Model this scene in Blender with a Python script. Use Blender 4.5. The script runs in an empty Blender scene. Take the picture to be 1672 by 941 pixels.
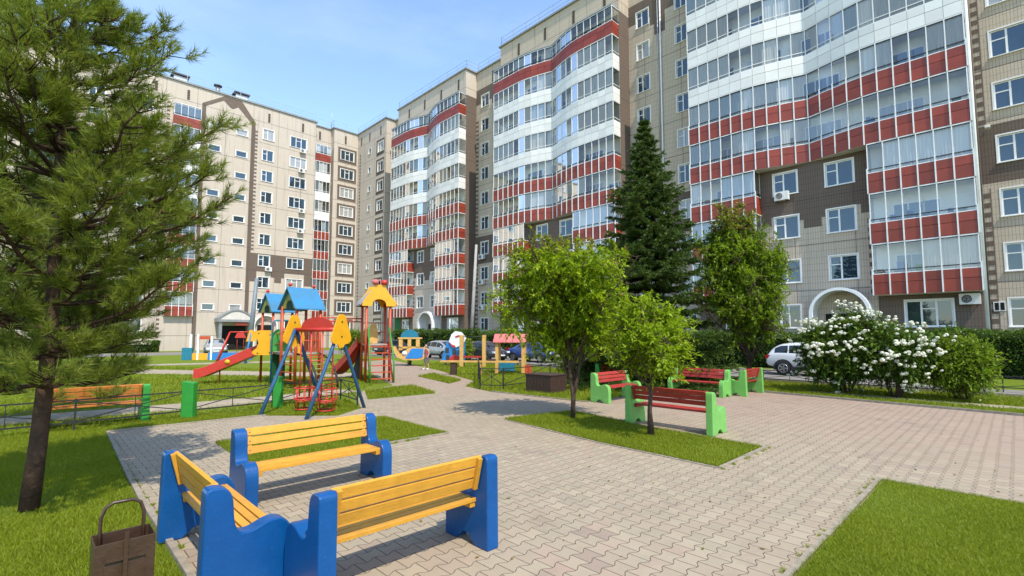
import bpy, bmesh, math, random
import numpy as np
from mathutils import Vector, Matrix
random.seed(7); RNG = np.random.default_rng(7)
SC = bpy.context.scene; COL = SC.collection
AR = math.radians(44.2); CA, SA = math.cos(AR), math.sin(AR)
D1 = (CA, SA); D2 = (-SA, CA)
def W(a, b): return (a*CA - b*SA, a*SA + b*CA)
def AB(x, y): return (x*CA + y*SA, -x*SA + y*CA)

# ------------------------------------------------------------------ materials
MATS = {}
def mat(name, col, rough=.6, spec=.4, noise=0.0, nscale=8.0, bump=0.0, bscale=60.0, metal=0.0, coat=0.0, col2=None, chips=None):
    if name in MATS: return MATS[name]
    m = bpy.data.materials.new(name); m.use_nodes = True
    nt = m.node_tree; p = nt.nodes['Principled BSDF']
    p.inputs['Base Color'].default_value = (*col, 1); p.inputs['Roughness'].default_value = rough
    p.inputs['Specular IOR Level'].default_value = spec; p.inputs['Metallic'].default_value = metal
    if coat: p.inputs['Coat Weight'].default_value = coat; p.inputs['Coat Roughness'].default_value = .08
    if noise or bump:
        tc = nt.nodes.new('ShaderNodeTexCoord')
    if noise:
        n = nt.nodes.new('ShaderNodeTexNoise'); n.inputs['Scale'].default_value = nscale; n.inputs['Detail'].default_value = 6
        n.inputs['Roughness'].default_value = .65
        nt.links.new(tc.outputs['Object'], n.inputs['Vector'])
        r = nt.nodes.new('ShaderNodeValToRGB'); e = r.color_ramp.elements
        c2 = col2 or tuple(c*(1-noise) for c in col)
        e[0].position = .3; e[0].color = (*c2, 1); e[1].position = .7; e[1].color = (*[min(1, c*(1+noise*.35)) for c in col], 1)
        nt.links.new(n.outputs['Fac'], r.inputs['Fac']); nt.links.new(r.outputs['Color'], p.inputs['Base Color'])
        mr = nt.nodes.new('ShaderNodeMapRange'); mr.inputs['To Min'].default_value = max(.02, rough-.12); mr.inputs['To Max'].default_value = min(1, rough+.15)
        nt.links.new(n.outputs['Fac'], mr.inputs['Value']); nt.links.new(mr.outputs['Result'], p.inputs['Roughness'])
    if bump:
        n2 = nt.nodes.new('ShaderNodeTexNoise'); n2.inputs['Scale'].default_value = bscale; n2.inputs['Detail'].default_value = 4
        nt.links.new(tc.outputs['Object'], n2.inputs['Vector'])
        b = nt.nodes.new('ShaderNodeBump'); b.inputs['Strength'].default_value = bump; b.inputs['Distance'].default_value = .01
        nt.links.new(n2.outputs['Fac'], b.inputs['Height']); nt.links.new(b.outputs['Normal'], p.inputs['Normal'])
    if chips:
        tc2 = nt.nodes.new('ShaderNodeTexCoord'); n3 = nt.nodes.new('ShaderNodeTexNoise'); n3.inputs['Scale'].default_value = chips[0]; n3.inputs['Detail'].default_value = 5; n3.inputs['Roughness'].default_value = .7
        mp = nt.nodes.new('ShaderNodeMapping'); mp.inputs['Scale'].default_value = chips[3]; nt.links.new(tc2.outputs['Object'], mp.inputs['Vector']); nt.links.new(mp.outputs[0], n3.inputs['Vector'])
        mr3 = nt.nodes.new('ShaderNodeMapRange'); mr3.inputs['From Min'].default_value = chips[1]; mr3.inputs['From Max'].default_value = chips[1]+chips[4]; mr3.inputs['To Max'].default_value = chips[5]; nt.links.new(n3.outputs['Fac'], mr3.inputs['Value'])
        mx = nt.nodes.new('ShaderNodeMixRGB'); nt.links.new(mr3.outputs['Result'], mx.inputs[0]); src = p.inputs['Base Color'].links[0].from_socket; nt.links.new(src, mx.inputs[1]); mx.inputs[2].default_value = (*chips[2], 1); nt.links.new(mx.outputs[0], p.inputs['Base Color'])
    MATS[name] = m; return m

def island_var(m, lo=.8, hi=1.12):
    nt = m.node_tree; p = nt.nodes['Principled BSDF']; src = p.inputs['Base Color'].links[0].from_socket
    g = nt.nodes.new('ShaderNodeNewGeometry'); r = nt.nodes.new('ShaderNodeMapRange'); r.inputs['To Min'].default_value = lo; r.inputs['To Max'].default_value = hi
    h = nt.nodes.new('ShaderNodeHueSaturation'); nt.links.new(g.outputs['Random Per Island'], r.inputs['Value']); nt.links.new(r.outputs[0], h.inputs['Value']); nt.links.new(src, h.inputs['Color']); nt.links.new(h.outputs[0], p.inputs['Base Color'])
class NT:
    """tiny node helper"""
    def __init__(s, name):
        s.m = bpy.data.materials.new(name); s.m.use_nodes = True; s.t = s.m.node_tree; s.p = s.t.nodes['Principled BSDF']; MATS[name] = s.m
        s.out = s.t.nodes['Material Output']
    def n(s, typ, **kw):
        o = s.t.nodes.new('ShaderNode'+typ)
        for k, v in kw.items(): setattr(o, k, v)
        return o
    def l(s, a, b): s.t.links.new(a, b)
    def math(s, op, a, b=None, c=None):
        o = s.n('Math', operation=op)
        for i, v in enumerate((a, b, c)):
            if v is None: continue
            if isinstance(v, (int, float)): o.inputs[i].default_value = v
            else: s.l(v, o.inputs[i])
        return o.outputs[0]
    def mix(s, f, a, b, typ='MIX'):
        o = s.n('MixRGB', blend_type=typ)
        for i, v in enumerate((f, a, b)):
            if isinstance(v, (int, float)): o.inputs[i].default_value = v
            elif isinstance(v, tuple): o.inputs[i].default_value = (*v, 1)
            else: s.l(v, o.inputs[i])
        return o.outputs[0]
    def ramp(s, f, stops):
        o = s.n('ValToRGB'); e = o.color_ramp.elements
        while len(e) < len(stops): e.new(.5)
        for q, (pos, c) in zip(e, stops): q.position = pos; q.color = (*c, 1)
        s.l(f, o.inputs['Fac']); return o.outputs['Color']
    def noise(s, vec, scale, detail=5, rough=.6):
        o = s.n('TexNoise'); o.inputs['Scale'].default_value = scale; o.inputs['Detail'].default_value = detail; o.inputs['Roughness'].default_value = rough
        if vec is not None: s.l(vec, o.inputs['Vector'])
        return o.outputs['Fac']

def leaf_mat(name, stops, trans=.35, rough=.5, clump=0.0):
    k = NT(name); g = k.n('NewGeometry'); f = g.outputs['Random Per Island']
    if clump:
        tc = k.n('TexCoord'); nz = k.noise(tc.outputs['Object'], clump, 2)
        f = k.math('ADD', k.math('MULTIPLY', f, .55), k.math('MULTIPLY', nz, .5))
    c = k.ramp(f, stops)
    k.l(c, k.p.inputs['Base Color']); k.p.inputs['Roughness'].default_value = rough; k.p.inputs['Specular IOR Level'].default_value = .25
    if trans:
        t = k.n('BsdfTranslucent'); k.l(k.mix(1.0, c, (1.0, 1.0, .55), 'MULTIPLY'), t.inputs['Color'])
        mx = k.n('MixShader'); mx.inputs[0].default_value = trans
        k.l(k.p.outputs[0], mx.inputs[1]); k.l(t.outputs[0], mx.inputs[2]); k.l(mx.outputs[0], k.out.inputs['Surface'])
    return k.m

def wall_mat(name, col, mortar, tile=True):
    k = NT(name); tc = k.n('TexCoord'); sx = k.n('SeparateXYZ'); k.l(tc.outputs['Object'], sx.inputs[0])
    u = k.math('ADD', sx.outputs[0], sx.outputs[1]); z = sx.outputs[2]
    cv = k.n('CombineXYZ'); k.l(u, cv.inputs[0]); k.l(z, cv.inputs[1])
    big = k.noise(tc.outputs['Object'], .35, 5); fine = k.noise(tc.outputs['Object'], 9, 4)
    streak = k.n('Mapping'); streak.inputs['Scale'].default_value = (2.2, 2.2, .12); k.l(tc.outputs['Object'], streak.inputs['Vector'])
    st = k.noise(streak.outputs[0], 1.3, 4)
    base = k.mix(k.math('MULTIPLY', big, .5), tuple(col), tuple(c*.78 for c in col))
    base = k.mix(k.math('MULTIPLY', fine, .22), base, tuple(c*.6 for c in col))
    s2 = k.n('MapRange'); s2.inputs['From Min'].default_value = .52; s2.inputs['From Max'].default_value = .75; k.l(st, s2.inputs['Value'])
    base = k.mix(k.math('MULTIPLY', s2.outputs[0], .34), base, (.16, .14, .12))
    if tile:
        br = k.n('TexBrick'); k.l(cv.outputs[0], br.inputs['Vector']); br.inputs['Scale'].default_value = 1
        br.inputs['Brick Width'].default_value = .135; br.inputs['Row Height'].default_value = .40; br.offset = 0.0
        br.inputs['Mortar Size'].default_value = .011; br.inputs['Mortar Smooth'].default_value = .3; br.inputs['Bias'].default_value = 0
        base = k.mix(k.math('MULTIPLY', br.outputs['Fac'], .75), base, tuple(mortar))
    # panel joints
    fz = k.math('FRACT', k.math('MULTIPLY', k.math('ADD', z, -4.72), 1/2.92)); j = k.math('LESS_THAN', fz, .016)
    fu = k.math('FRACT', k.math('MULTIPLY', k.math('ADD', u, 900.4), 1/3.27)); j2 = k.math('LESS_THAN', fu, .011)
    jj = k.math('MAXIMUM', j, j2)
    base = k.mix(k.math('MULTIPLY', jj, .75), base, (.07, .06, .055))
    k.l(base, k.p.inputs['Base Color']); k.p.inputs['Roughness'].default_value = .8; k.p.inputs['Specular IOR Level'].default_value = .25
    b = k.n('Bump'); b.inputs['Strength'].default_value = .5; b.inputs['Distance'].default_value = .02
    k.l(k.math('SUBTRACT', fine, k.math('MULTIPLY', jj, 2.0)), b.inputs['Height']); k.l(b.outputs[0], k.p.inputs['Normal'])
    return k.m

M_cream = wall_mat('cream_tile', (.58, .485, .37), (.21, .16, .12))
M_pale = wall_mat('pale_panel', (.565, .48, .39), (.29, .24, .195), tile=False)
M_brown = wall_mat('brown_tile', (.165, .122, .094), (.06, .045, .034))
M_soffit = mat('soffit_plaster', (.62, .58, .52), .85, .2, .15, 3)
M_white = mat('white_paint', (.78, .775, .75), .45, .4, .10, 2.5)
M_frame = mat('white_upvc', (.80, .79, .76), .35, .45, .06, 3)
M_inner = mat('balcony_plaster', (.80, .77, .70), .85, .2, .12, 1.2)
M_red = mat('red_panel', (.285, .044, .022), .42, .45, .22, 1.6)
M_wpanel = mat('white_panel', (.80, .78, .74), .4, .45, .08, .9)
island_var(M_wpanel, .86, 1.03); island_var(M_red, .78, 1.12)
M_rail = mat('dark_handrail', (.035, .04, .04), .45, .5)
M_dark = mat('dark_void', (.015, .014, .013), .8, .2)
M_metal = mat('galvanised_metal', (.42, .44, .45), .4, .5, .2, 5, metal=.6)
M_roof = mat('roof_felt', (.12, .13, .14), .8, .3, .3, 1.5)
M_flash = mat('roof_flashing', (.30, .31, .31), .45, .5, .2, 2, metal=.3)
M_brick = mat('brown_cladding', (.165, .122, .094), .8, .25, .3, 6)
M_acw = mat('ac_plastic', (.72, .71, .67), .5, .4, .12, 6)

def glass_pane(name, tint, curtain):
    k = NT(name); oi = k.n('ObjectInfo'); tc = k.n('TexCoord')
    mp = k.n('Mapping'); mp.inputs['Scale'].default_value = (14, 14, .3); k.l(tc.outputs['Object'], mp.inputs['Vector'])
    fold_shade = k.noise(mp.outputs[0], 1.0, 3)
    cc = k.mix(fold_shade, tuple(c*.55 for c in curtain), curtain)  # shading of the curtain folds painted in as darker vertical bands
    f = k.math('GREATER_THAN', oi.outputs['Random'], .8)
    c = k.mix(f, tint, cc)
    d = k.n('BsdfDiffuse'); k.l(c, d.inputs['Color'])
    g = k.n('BsdfGlossy'); g.inputs['Roughness'].default_value = .03; g.inputs['Color'].default_value = (.80, .92, 1, 1)
    nz = k.noise(tc.outputs['Object'], 1.1, 2); bm = k.n('Bump'); bm.inputs['Strength'].default_value = .10; bm.inputs['Distance'].default_value = .05
    k.l(nz, bm.inputs['Height']); k.l(bm.outputs[0], g.inputs['Normal'])
    fr = k.n('Fresnel'); fr.inputs['IOR'].default_value = 1.55
    fac = k.math('MINIMUM', k.math('ADD', k.math('MULTIPLY', fr.outputs[0], 1.15), .05), .9)
    mx = k.n('MixShader'); k.l(fac, mx.inputs[0]); k.l(d.outputs[0], mx.inputs[1]); k.l(g.outputs[0], mx.inputs[2])
    k.l(mx.outputs[0], k.out.inputs['Surface']); return k.m
M_pane = glass_pane('window_glass', (.018, .034, .048), (.42, .41, .38))

def clear_glass(name, tint=(.86, .92, .95), refl=.12, gain=1.0):
    k = NT(name)
    t = k.n('BsdfTransparent'); t.inputs['Color'].default_value = (*tint, 1)
    g = k.n('BsdfGlossy'); g.inputs['Roughness'].default_value = .02
    fr = k.n('Fresnel'); fr.inputs['IOR'].default_value = 1.5
    fac = k.math('MINIMUM', k.math('ADD', k.math('MULTIPLY', fr.outputs[0], gain), refl), .9)
    mx = k.n('MixShader'); k.l(fac, mx.inputs[0]); k.l(t.outputs[0], mx.inputs[1]); k.l(g.outputs[0], mx.inputs[2])
    k.l(mx.outputs[0], k.out.inputs['Surface']); return k.m
M_glass = clear_glass('balcony_glass', (.93, .96, .97), .08, 1.3)

# ------------------------------------------------------------------ mesh builder
class MB:
    def __init__(s): s.v = []; s.f = []; s.m = []; s.sm = []
    def add(s, vs, fs, mi=0, smooth=False):
        o = len(s.v); s.v.extend([tuple(p) for p in vs]); s.f.extend([tuple(i+o for i in f) for f in fs]); s.m.extend([mi]*len(fs)); s.sm.extend([smooth]*len(fs))
        return s
    def box(s, x0, x1, y0, y1, z0, z1, mi=0):
        if x0 > x1: x0, x1 = x1, x0
        if y0 > y1: y0, y1 = y1, y0
        if z0 > z1: z0, z1 = z1, z0
        v = [(x0,y0,z0),(x1,y0,z0),(x1,y1,z0),(x0,y1,z0),(x0,y0,z1),(x1,y0,z1),(x1,y1,z1),(x0,y1,z1)]
        return s.add(v, [(0,3,2,1),(4,5,6,7),(0,1,5,4),(1,2,6,5),(2,3,7,6),(3,0,4,7)], mi)
    def bar(s, p, q, w, h, mi=0, up=(0,0,1)):
        p, q = Vector(p), Vector(q); d = (q-p).normalized(); u = Vector(up)
        if abs(d.dot(u)) > .98: u = Vector((1,0,0))
        x = d.cross(u).normalized(); y = x.cross(d).normalized()
        v = []
        for c in (p, q):
            for a, b in ((-1,-1),(1,-1),(1,1),(-1,1)): v.append(c + x*a*w/2 + y*b*h/2)
        return s.add(v, [(0,3,2,1),(4,5,6,7),(0,1,5,4),(1,2,6,5),(2,3,7,6),(3,0,4,7)], mi)
    def tube(s, pts, r, n=8, mi=0, cap=True):
        pts = [Vector(p) for p in pts]; N = len(pts)
        rs = r if isinstance(r, (list, tuple)) else [r]*N
        vs = []; ref = None
        for i, p in enumerate(pts):
            d = (pts[min(i+1, N-1)] - pts[max(i-1, 0)])
            d = d.normalized() if d.length > 1e-9 else Vector((0,0,1))
            if ref is None:
                ref = Vector((1,0,0)) if abs(d.x) < .9 else Vector((0,1,0))
            x = (ref - d*ref.dot(d))
            if x.length < 1e-6: x = d.orthogonal()
            x.normalize(); ref = x; y = d.cross(x)
            for k in range(n):
                t = 2*math.pi*k/n; vs.append(p + (x*math.cos(t) + y*math.sin(t))*rs[i])
        fs = [(i*n+k, i*n+(k+1) % n, (i+1)*n+(k+1) % n, (i+1)*n+k) for i in range(N-1) for k in range(n)]
        if cap: fs += [tuple(reversed(range(n))), tuple(range((N-1)*n, N*n))]
        return s.add(vs, fs, mi, True)
    def prism(s, poly, fn, t0, t1, mi=0, mi_side=None):
        """extrude polygon of (u,v); fn(u,v,t)->xyz"""
        n = len(poly); vs = [fn(u, v, t0) for u, v in poly] + [fn(u, v, t1) for u, v in poly]
        s.add(vs, [tuple(reversed(range(n))), tuple(range(n, 2*n))], mi)
        o = len(s.v) - 2*n
        ms = mi if mi_side is None else mi_side
        for i in range(n):
            j = (i+1) % n; s.f.append((o+i, o+j, o+n+j, o+n+i)); s.m.append(ms); s.sm.append(False)
        return s
    def ball(s, c, r, nu=12, nv=8, mi=0, sc=(1,1,1)):
        vs = []; fs = []
        for i in range(nv+1):
            t = math.pi*i/nv
            for k in range(nu):
                p = 2*math.pi*k/nu; vs.append((c[0]+r*sc[0]*math.sin(t)*math.cos(p), c[1]+r*sc[1]*math.sin(t)*math.sin(p), c[2]+r*sc[2]*math.cos(t)))
        for i in range(nv):
            for k in range(nu): fs.append((i*nu+k, (i+1)*nu+k, (i+1)*nu+(k+1) % nu, i*nu+(k+1) % nu))
        return s.add(vs, fs, mi, True)
    def mesh(s, name, mats):
        me = bpy.data.meshes.new(name); me.from_pydata(s.v, [], s.f); me.validate(clean_customdata=False)
        for m in (mats if isinstance(mats, (list, tuple)) else [mats]): me.materials.append(m)
        if len(me.polygons) == len(s.m):
            me.polygons.foreach_set('material_index', s.m); me.polygons.foreach_set('use_smooth', s.sm)
        me.update(); bm = bmesh.new(); bm.from_mesh(me); bmesh.ops.recalc_face_normals(bm, faces=bm.faces); bm.to_mesh(me); bm.free()
        return me
    def build(s, name, mats, parent=None, loc=(0,0,0), bevel=0.0, rot=0.0):
        o = bpy.data.objects.new(name, s.mesh(name, mats)); COL.objects.link(o)
        if parent is not None: o.parent = parent
        o.location = loc; o.rotation_euler = (0,0,rot)
        if bevel:
            b = o.modifiers.new('edge', 'BEVEL'); b.width = bevel; b.segments = 2; b.limit_method = 'ANGLE'; b.angle_limit = math.radians(40)
            b.harden_normals = False
        return o
def linkobj(name, me, parent=None, loc=(0,0,0), rot=0.0):
    o = bpy.data.objects.new(name, me); COL.objects.link(o); o.location = loc; o.rotation_euler = (0,0,rot)
    if parent is not None: o.parent = parent
    return o
def tag(o, label=None, cat=None, group=None, kind=None):
    if label: o['label'] = label
    if cat: o['category'] = cat
    if group: o['group'] = group
    if kind: o['kind'] = kind
    return o
def thing(name, label, cat, loc=(0,0,0), rot=0.0, group=None):
    o = bpy.data.objects.new(name, None); COL.objects.link(o); o.empty_display_size = .3
    o.location = loc; o.rotation_euler = (0,0,rot); return tag(o, label, cat, group)
def thing_ab(name, label, cat, a, b, z=0, rot=0.0, group=None):
    x, y = W(a, b); return thing(name, label, cat, (x, y, z), AR+rot, group)
KIDS = {}
def copy_tree(o, parent=None):
    c = o.copy(); COL.objects.link(c); c.parent = parent
    for ch in list(o.children): copy_tree(ch, c)
    return c
def put_ab(o, a, b, z=0, rot=0.0):
    x, y = W(a, b); o.location = (x, y, z); o.rotation_euler = (0, 0, AR+rot)

def np_mesh(name, V, F, mats, parent=None, smooth=False, mi=None, loc=(0,0,0)):
    me = bpy.data.meshes.new(name); V = np.asarray(V, np.float32); F = np.asarray(F, np.int32); n = F.shape[1]
    me.vertices.add(len(V)); me.vertices.foreach_set('co', V.ravel())
    me.loops.add(F.size); me.loops.foreach_set('vertex_index', F.ravel())
    me.polygons.add(len(F)); me.polygons.foreach_set('loop_start', np.arange(0, F.size, n, dtype=np.int32))
    try: me.polygons.foreach_set('loop_total', np.full(len(F), n, np.int32))
    except Exception: pass
    for m in (mats if isinstance(mats, (list, tuple)) else [mats]): me.materials.append(m)
    if mi is not None: me.polygons.foreach_set('material_index', np.asarray(mi, np.int32))
    if smooth: me.polygons.foreach_set('use_smooth', np.ones(len(F), bool))
    me.update(calc_edges=True)
    o = bpy.data.objects.new(name, me); COL.objects.link(o); o.location = loc
    if parent is not None: o.parent = parent
    return o

# ------------------------------------------------------------------ world, sun, camera
SUN_AZ = (0.49, -0.87); SUN_EL = math.radians(56)
w = bpy.data.worlds.new('World'); SC.world = w; w.use_nodes = True
wt = w.node_tree; bg = wt.nodes['Background']
sky = wt.nodes.new('ShaderNodeTexSky'); sky.sky_type = 'NISHITA'; sky.sun_disc = False
sky.sun_elevation = SUN_EL; sky.sun_rotation = math.atan2(SUN_AZ[0], SUN_AZ[1])
sky.air_density = 1.1; sky.dust_density = 0.25; sky.ozone_density = 2.2; sky.altitude = 200
tcw = wt.nodes.new('ShaderNodeTexCoord'); mpw = wt.nodes.new('ShaderNodeMapping'); mpw.inputs['Scale'].default_value = (1.6, 1.6, 5.0); mpw.inputs['Location'].default_value = (.4, 0, .2); wt.links.new(tcw.outputs['Generated'], mpw.inputs['Vector'])
nzw = wt.nodes.new('ShaderNodeTexNoise'); nzw.inputs['Scale'].default_value = 1.5; nzw.inputs['Detail'].default_value = 7; nzw.inputs['Roughness'].default_value = .6; wt.links.new(mpw.outputs[0], nzw.inputs['Vector'])
mrw = wt.nodes.new('ShaderNodeMapRange'); mrw.inputs['From Min'].default_value = .46; mrw.inputs['From Max'].default_value = .80; mrw.inputs['To Max'].default_value = .14; wt.links.new(nzw.outputs['Fac'], mrw.inputs['Value'])
mxw = wt.nodes.new('ShaderNodeMixRGB'); wt.links.new(mrw.outputs[0], mxw.inputs[0]); wt.links.new(sky.outputs['Color'], mxw.inputs[1]); mxw.inputs[2].default_value = (4.6, 4.9, 5.3, 1); wt.links.new(mxw.outputs[0], bg.inputs['Color']); bg.inputs['Strength'].default_value = 0.15
sl = bpy.data.lights.new('sun', 'SUN'); sl.energy = 2.45; sl.angle = math.radians(.53); sl.color = (1, .93, .81)
so = bpy.data.objects.new('sun', sl); COL.objects.link(so)
sd = Vector((SUN_AZ[0]*math.cos(SUN_EL), SUN_AZ[1]*math.cos(SUN_EL), math.sin(SUN_EL)))
so.rotation_euler = (-sd).to_track_quat('-Z', 'Y').to_euler(); so.location = (10, -12, 40)
cam = bpy.data.cameras.new('camera'); co = bpy.data.objects.new('camera', cam); COL.objects.link(co)
cam.sensor_width = 36; cam.lens = 36*800/1672; cam.shift_y = 16.5/1672; cam.clip_end = 2000; cam.clip_start = .05
co.location = (0, 0, 2.0); co.rotation_euler = (math.pi/2 + math.atan(59/800), 0, 0); SC.camera = co
SC.view_settings.view_transform = 'Standard'; SC.view_settings.look = 'None'; SC.view_settings.gamma = 1; SC.view_settings.exposure = 1.22
SC.render.engine = 'CYCLES'; SC.cycles.max_bounces = 6; SC.cycles.transparent_max_bounces = 12; SC.cycles.diffuse_bounces = 4
SC.cycles.glossy_bounces = 3; SC.cycles.use_denoising = True; SC.cycles.sample_clamp_indirect = 6
SC.cycles.caustics_reflective = False; SC.cycles.caustics_refractive = False
# ------------------------------------------------------------------ ground
def sheet(name, poly, z, m, kind='structure', thick=0.0):
    mb = MB()
    if thick: mb.prism(poly, lambda u, v, t: (u, v, t), z-thick, z)
    else: mb.add([(a, b, z) for a, b in poly], [tuple(range(len(poly)))])
    o = mb.build(name, m); o.rotation_euler = (0, 0, AR); o['kind'] = kind
    return o
def grass_mat(name, c1, c2, c3):
    k = NT(name); tc = k.n('TexCoord'); v = tc.outputs['Object']
    big = k.noise(v, .45, 4); mid = k.noise(v, 3.0, 5); fine = k.noise(v, 45, 5, .75)
    c = k.ramp(k.math('ADD', k.math('MULTIPLY', mid, .5), k.math('MULTIPLY', fine, .5)), [(.3, c2), (.55, c1), (.75, tuple(x*1.15 for x in c1))])
    mr = k.n('MapRange'); mr.inputs['From Min'].default_value = .55; mr.inputs['From Max'].default_value = .75; k.l(big, mr.inputs['Value'])
    c = k.mix(k.math('MULTIPLY', mr.outputs[0], .5), c, c3)
    k.l(c, k.p.inputs['Base Color']); k.p.inputs['Roughness'].default_value = .9; k.p.inputs['Specular IOR Level'].default_value = .1
    b = k.n('Bump'); b.inputs['Strength'].default_value = .9; b.inputs['Distance'].default_value = .04; k.l(fine, b.inputs['Height']); k.l(b.outputs[0], k.p.inputs['Normal'])
    return k.m
M_lawn = grass_mat('lawn_turf', (.15, .205, .018), (.085, .125, .010), (.21, .18, .07))
def paver_mat(name):
    k = NT(name); tc = k.n('TexCoord'); sx = k.n('SeparateXYZ'); k.l(tc.outputs['Object'], sx.inputs[0])
    wob = k.noise(tc.outputs['Object'], .8, 2)
    a = sx.outputs[0]; b = k.math('ADD', sx.outputs[1], k.math('MULTIPLY', wob, .03))
    L, Wd, A = .2, .172, .019
    # clipped triangle wave along a
    fa = k.math('FRACT', k.math('DIVIDE', a, L))
    tri = k.math('SUBTRACT', k.math('MULTIPLY', k.math('ABSOLUTE', k.math('SUBTRACT', fa, .5)), 4.0), 1.0)   # -1..1
    tri = k.math('MULTIPLY', tri, 1.7); tri = k.math('MAXIMUM', k.math('MINIMUM', tri, 1.0), -1.0)
    colr = k.math('DIVIDE', b, Wd)
    ri = k.math('ROUND', colr); par = k.math('SUBTRACT', k.math('MULTIPLY', k.math('ABSOLUTE', k.math('MODULO', ri, 2.0)), 2.0), 1.0)
    # boundary ri is shifted by +-A*tri
    b2 = k.math('SUBTRACT', colr, k.math('MULTIPLY', k.math('MULTIPLY', tri, par), A/Wd))
    col = k.math('FLOOR', b2); fb = k.math('SUBTRACT', b2, col)
    d1 = k.math('MULTIPLY', k.math('MINIMUM', fb, k.math('SUBTRACT', 1.0, fb)), Wd)
    half = k.math('MULTIPLY', k.math('ABSOLUTE', k.math('MODULO', col, 2.0)), .5)
    ra = k.math('ADD', k.math('DIVIDE', a, L), half); row = k.math('FLOOR', ra); fr = k.math('SUBTRACT', ra, row)
    d2 = k.math('MULTIPLY', k.math('MINIMUM', fr, k.math('SUBTRACT', 1.0, fr)), L)
    d = k.math('MINIMUM', d1, d2)
    jn = k.noise(tc.outputs['Object'], 22, 3)
    jw = k.math('ADD', .0034, k.math('MULTIPLY', jn, .0075))
    jm = k.n('MapRange'); jm.inputs['From Min'].default_value = 0; jm.inputs['To Min'].default_value = 1; jm.inputs['To Max'].default_value = 0
    k.l(d, jm.inputs['Value']); k.l(jw, jm.inputs['From Max'])
    joint = k.math('MULTIPLY', jm.outputs[0], 1.0)
    cell = k.n('CombineXYZ'); k.l(col, cell.inputs[0]); k.l(row, cell.inputs[1])
    wn = k.n('TexWhiteNoise'); wn.noise_dimensions = '2D'; k.l(cell.outputs[0], wn.inputs['Vector'])
    zone = k.noise(tc.outputs['Object'], .28, 3); zone2 = k.noise(tc.outputs['Object'], .16, 2)
    f = k.math('ADD', k.math('MULTIPLY', wn.outputs['Value'], .46), k.math('MULTIPLY', zone, .78))
    c = k.ramp(f, [(.28, (.29, .24, .160)), (.46, (.35, .29, .196)), (.62, (.34, .265, .184)), (.76, (.38, .315, .212)), (.92, (.365, .262, .186))])
    mrp = k.n('MapRange'); mrp.inputs['From Min'].default_value = 9; mrp.inputs['From Max'].default_value = 14; k.l(a, mrp.inputs['Value'])
    c = k.mix(k.math('MULTIPLY', k.math('MULTIPLY', mrp.outputs[0], zone2), .7), c, (.34, .19, .155))
    fine = k.noise(tc.outputs['Object'], 150, 4, .7); dirt = k.noise(tc.outputs['Object'], 2.3, 6, .7)
    c = k.mix(k.math('MULTIPLY', fine, .35), c, (.21, .175, .145))
    dm = k.n('MapRange'); dm.inputs['From Min'].default_value = .5; dm.inputs['From Max'].default_value = .8; k.l(dirt, dm.inputs['Value'])
    c = k.mix(k.math('MULTIPLY', dm.outputs[0], .38), c, (.17, .145, .12))
    st = k.noise(tc.outputs['Object'], .9, 6, .75); sm = k.n('MapRange'); sm.inputs['From Min'].default_value = .56; sm.inputs['From Max'].default_value = .68; k.l(st, sm.inputs['Value'])
    c = k.mix(k.math('MULTIPLY', sm.outputs[0], .30), c, (.13, .11, .09))
    sp = k.noise(tc.outputs['Object'], 38, 3, .6); sq = k.n('MapRange'); sq.inputs['From Min'].default_value = .70; sq.inputs['From Max'].default_value = .74; k.l(sp, sq.inputs['Value'])
    c = k.mix(k.math('MULTIPLY', sq.outputs[0], .5), c, (.07, .06, .045))
    odd = k.math('GREATER_THAN', wn.outputs['Value'], .965); c = k.mix(k.math('MULTIPLY', odd, .3), c, (.16, .14, .12))
    c = k.mix(k.math('MULTIPLY', joint, .95), c, (.048, .034, .022))
    k.l(c, k.p.inputs['Base Color']); k.p.inputs['Roughness'].default_value = .82; k.p.inputs['Specular IOR Level'].default_value = .3
    bp = k.n('Bump'); bp.inputs['Strength'].default_value = .6; bp.inputs['Distance'].default_value = .006
    tilt = k.math('MULTIPLY', wn.outputs['Value'], .25)
    k.l(k.math('ADD', k.math('ADD', k.math('MULTIPLY', joint, -1.0), k.math('MULTIPLY', fine, .25)), tilt), bp.inputs['Height']); k.l(bp.outputs[0], k.p.inputs['Normal'])
    return k.m
M_paver = paver_mat('interlocking_pavers')
M_kerb = mat('kerb_concrete', (.31, .265, .20), .85, .2, .35, 9, bump=.4, bscale=90)
M_asph = mat('road_asphalt', (.22, .205, .185), .9, .2, .25, 3, bump=.3, bscale=120)
M_sand = mat('sandy_path', (.36, .30, .22), .9, .15, .3, 2.5, bump=.3, bscale=80)

sheet('ground', [(-260, -260), (320, -260), (320, 320), (-260, 320)], -.012, M_lawn)
PAVE = [(1.05,-14),(1.05,7.55),(1.2,13.1),(4.2,13.0),(5.45,11.75),(6.45,12.5),(7.2,14.2),(8.4,16.2),(10.2,17.2),(10.9,19),(11.6,21),(13.5,25.5),(16.5,33),
        (20.5,35),(18,28),(16,22),(14.9,19.5),(13.6,16.3),(12.0,14.9),(11.5,12.9),(11.65,10.7),(11.85,8.95),(17.9,9.0),(18.15,6.4),(17.75,3.0),(17.45,0),(16.9,-5),(16.2,-14)]
sheet('paved_plaza', PAVE, 0.0, M_paver)
ROAD = [(22.6,-30),(22.6,30),(22.2,33),(22.2,48),(12,57),(-30,57),(-30,66),(16,66),(30.4,60),(30.4,4.2),(25.4,3.2),(25.4,-30)]
sheet('driveway', ROAD, -.006, M_asph)
SANDS = []
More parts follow.
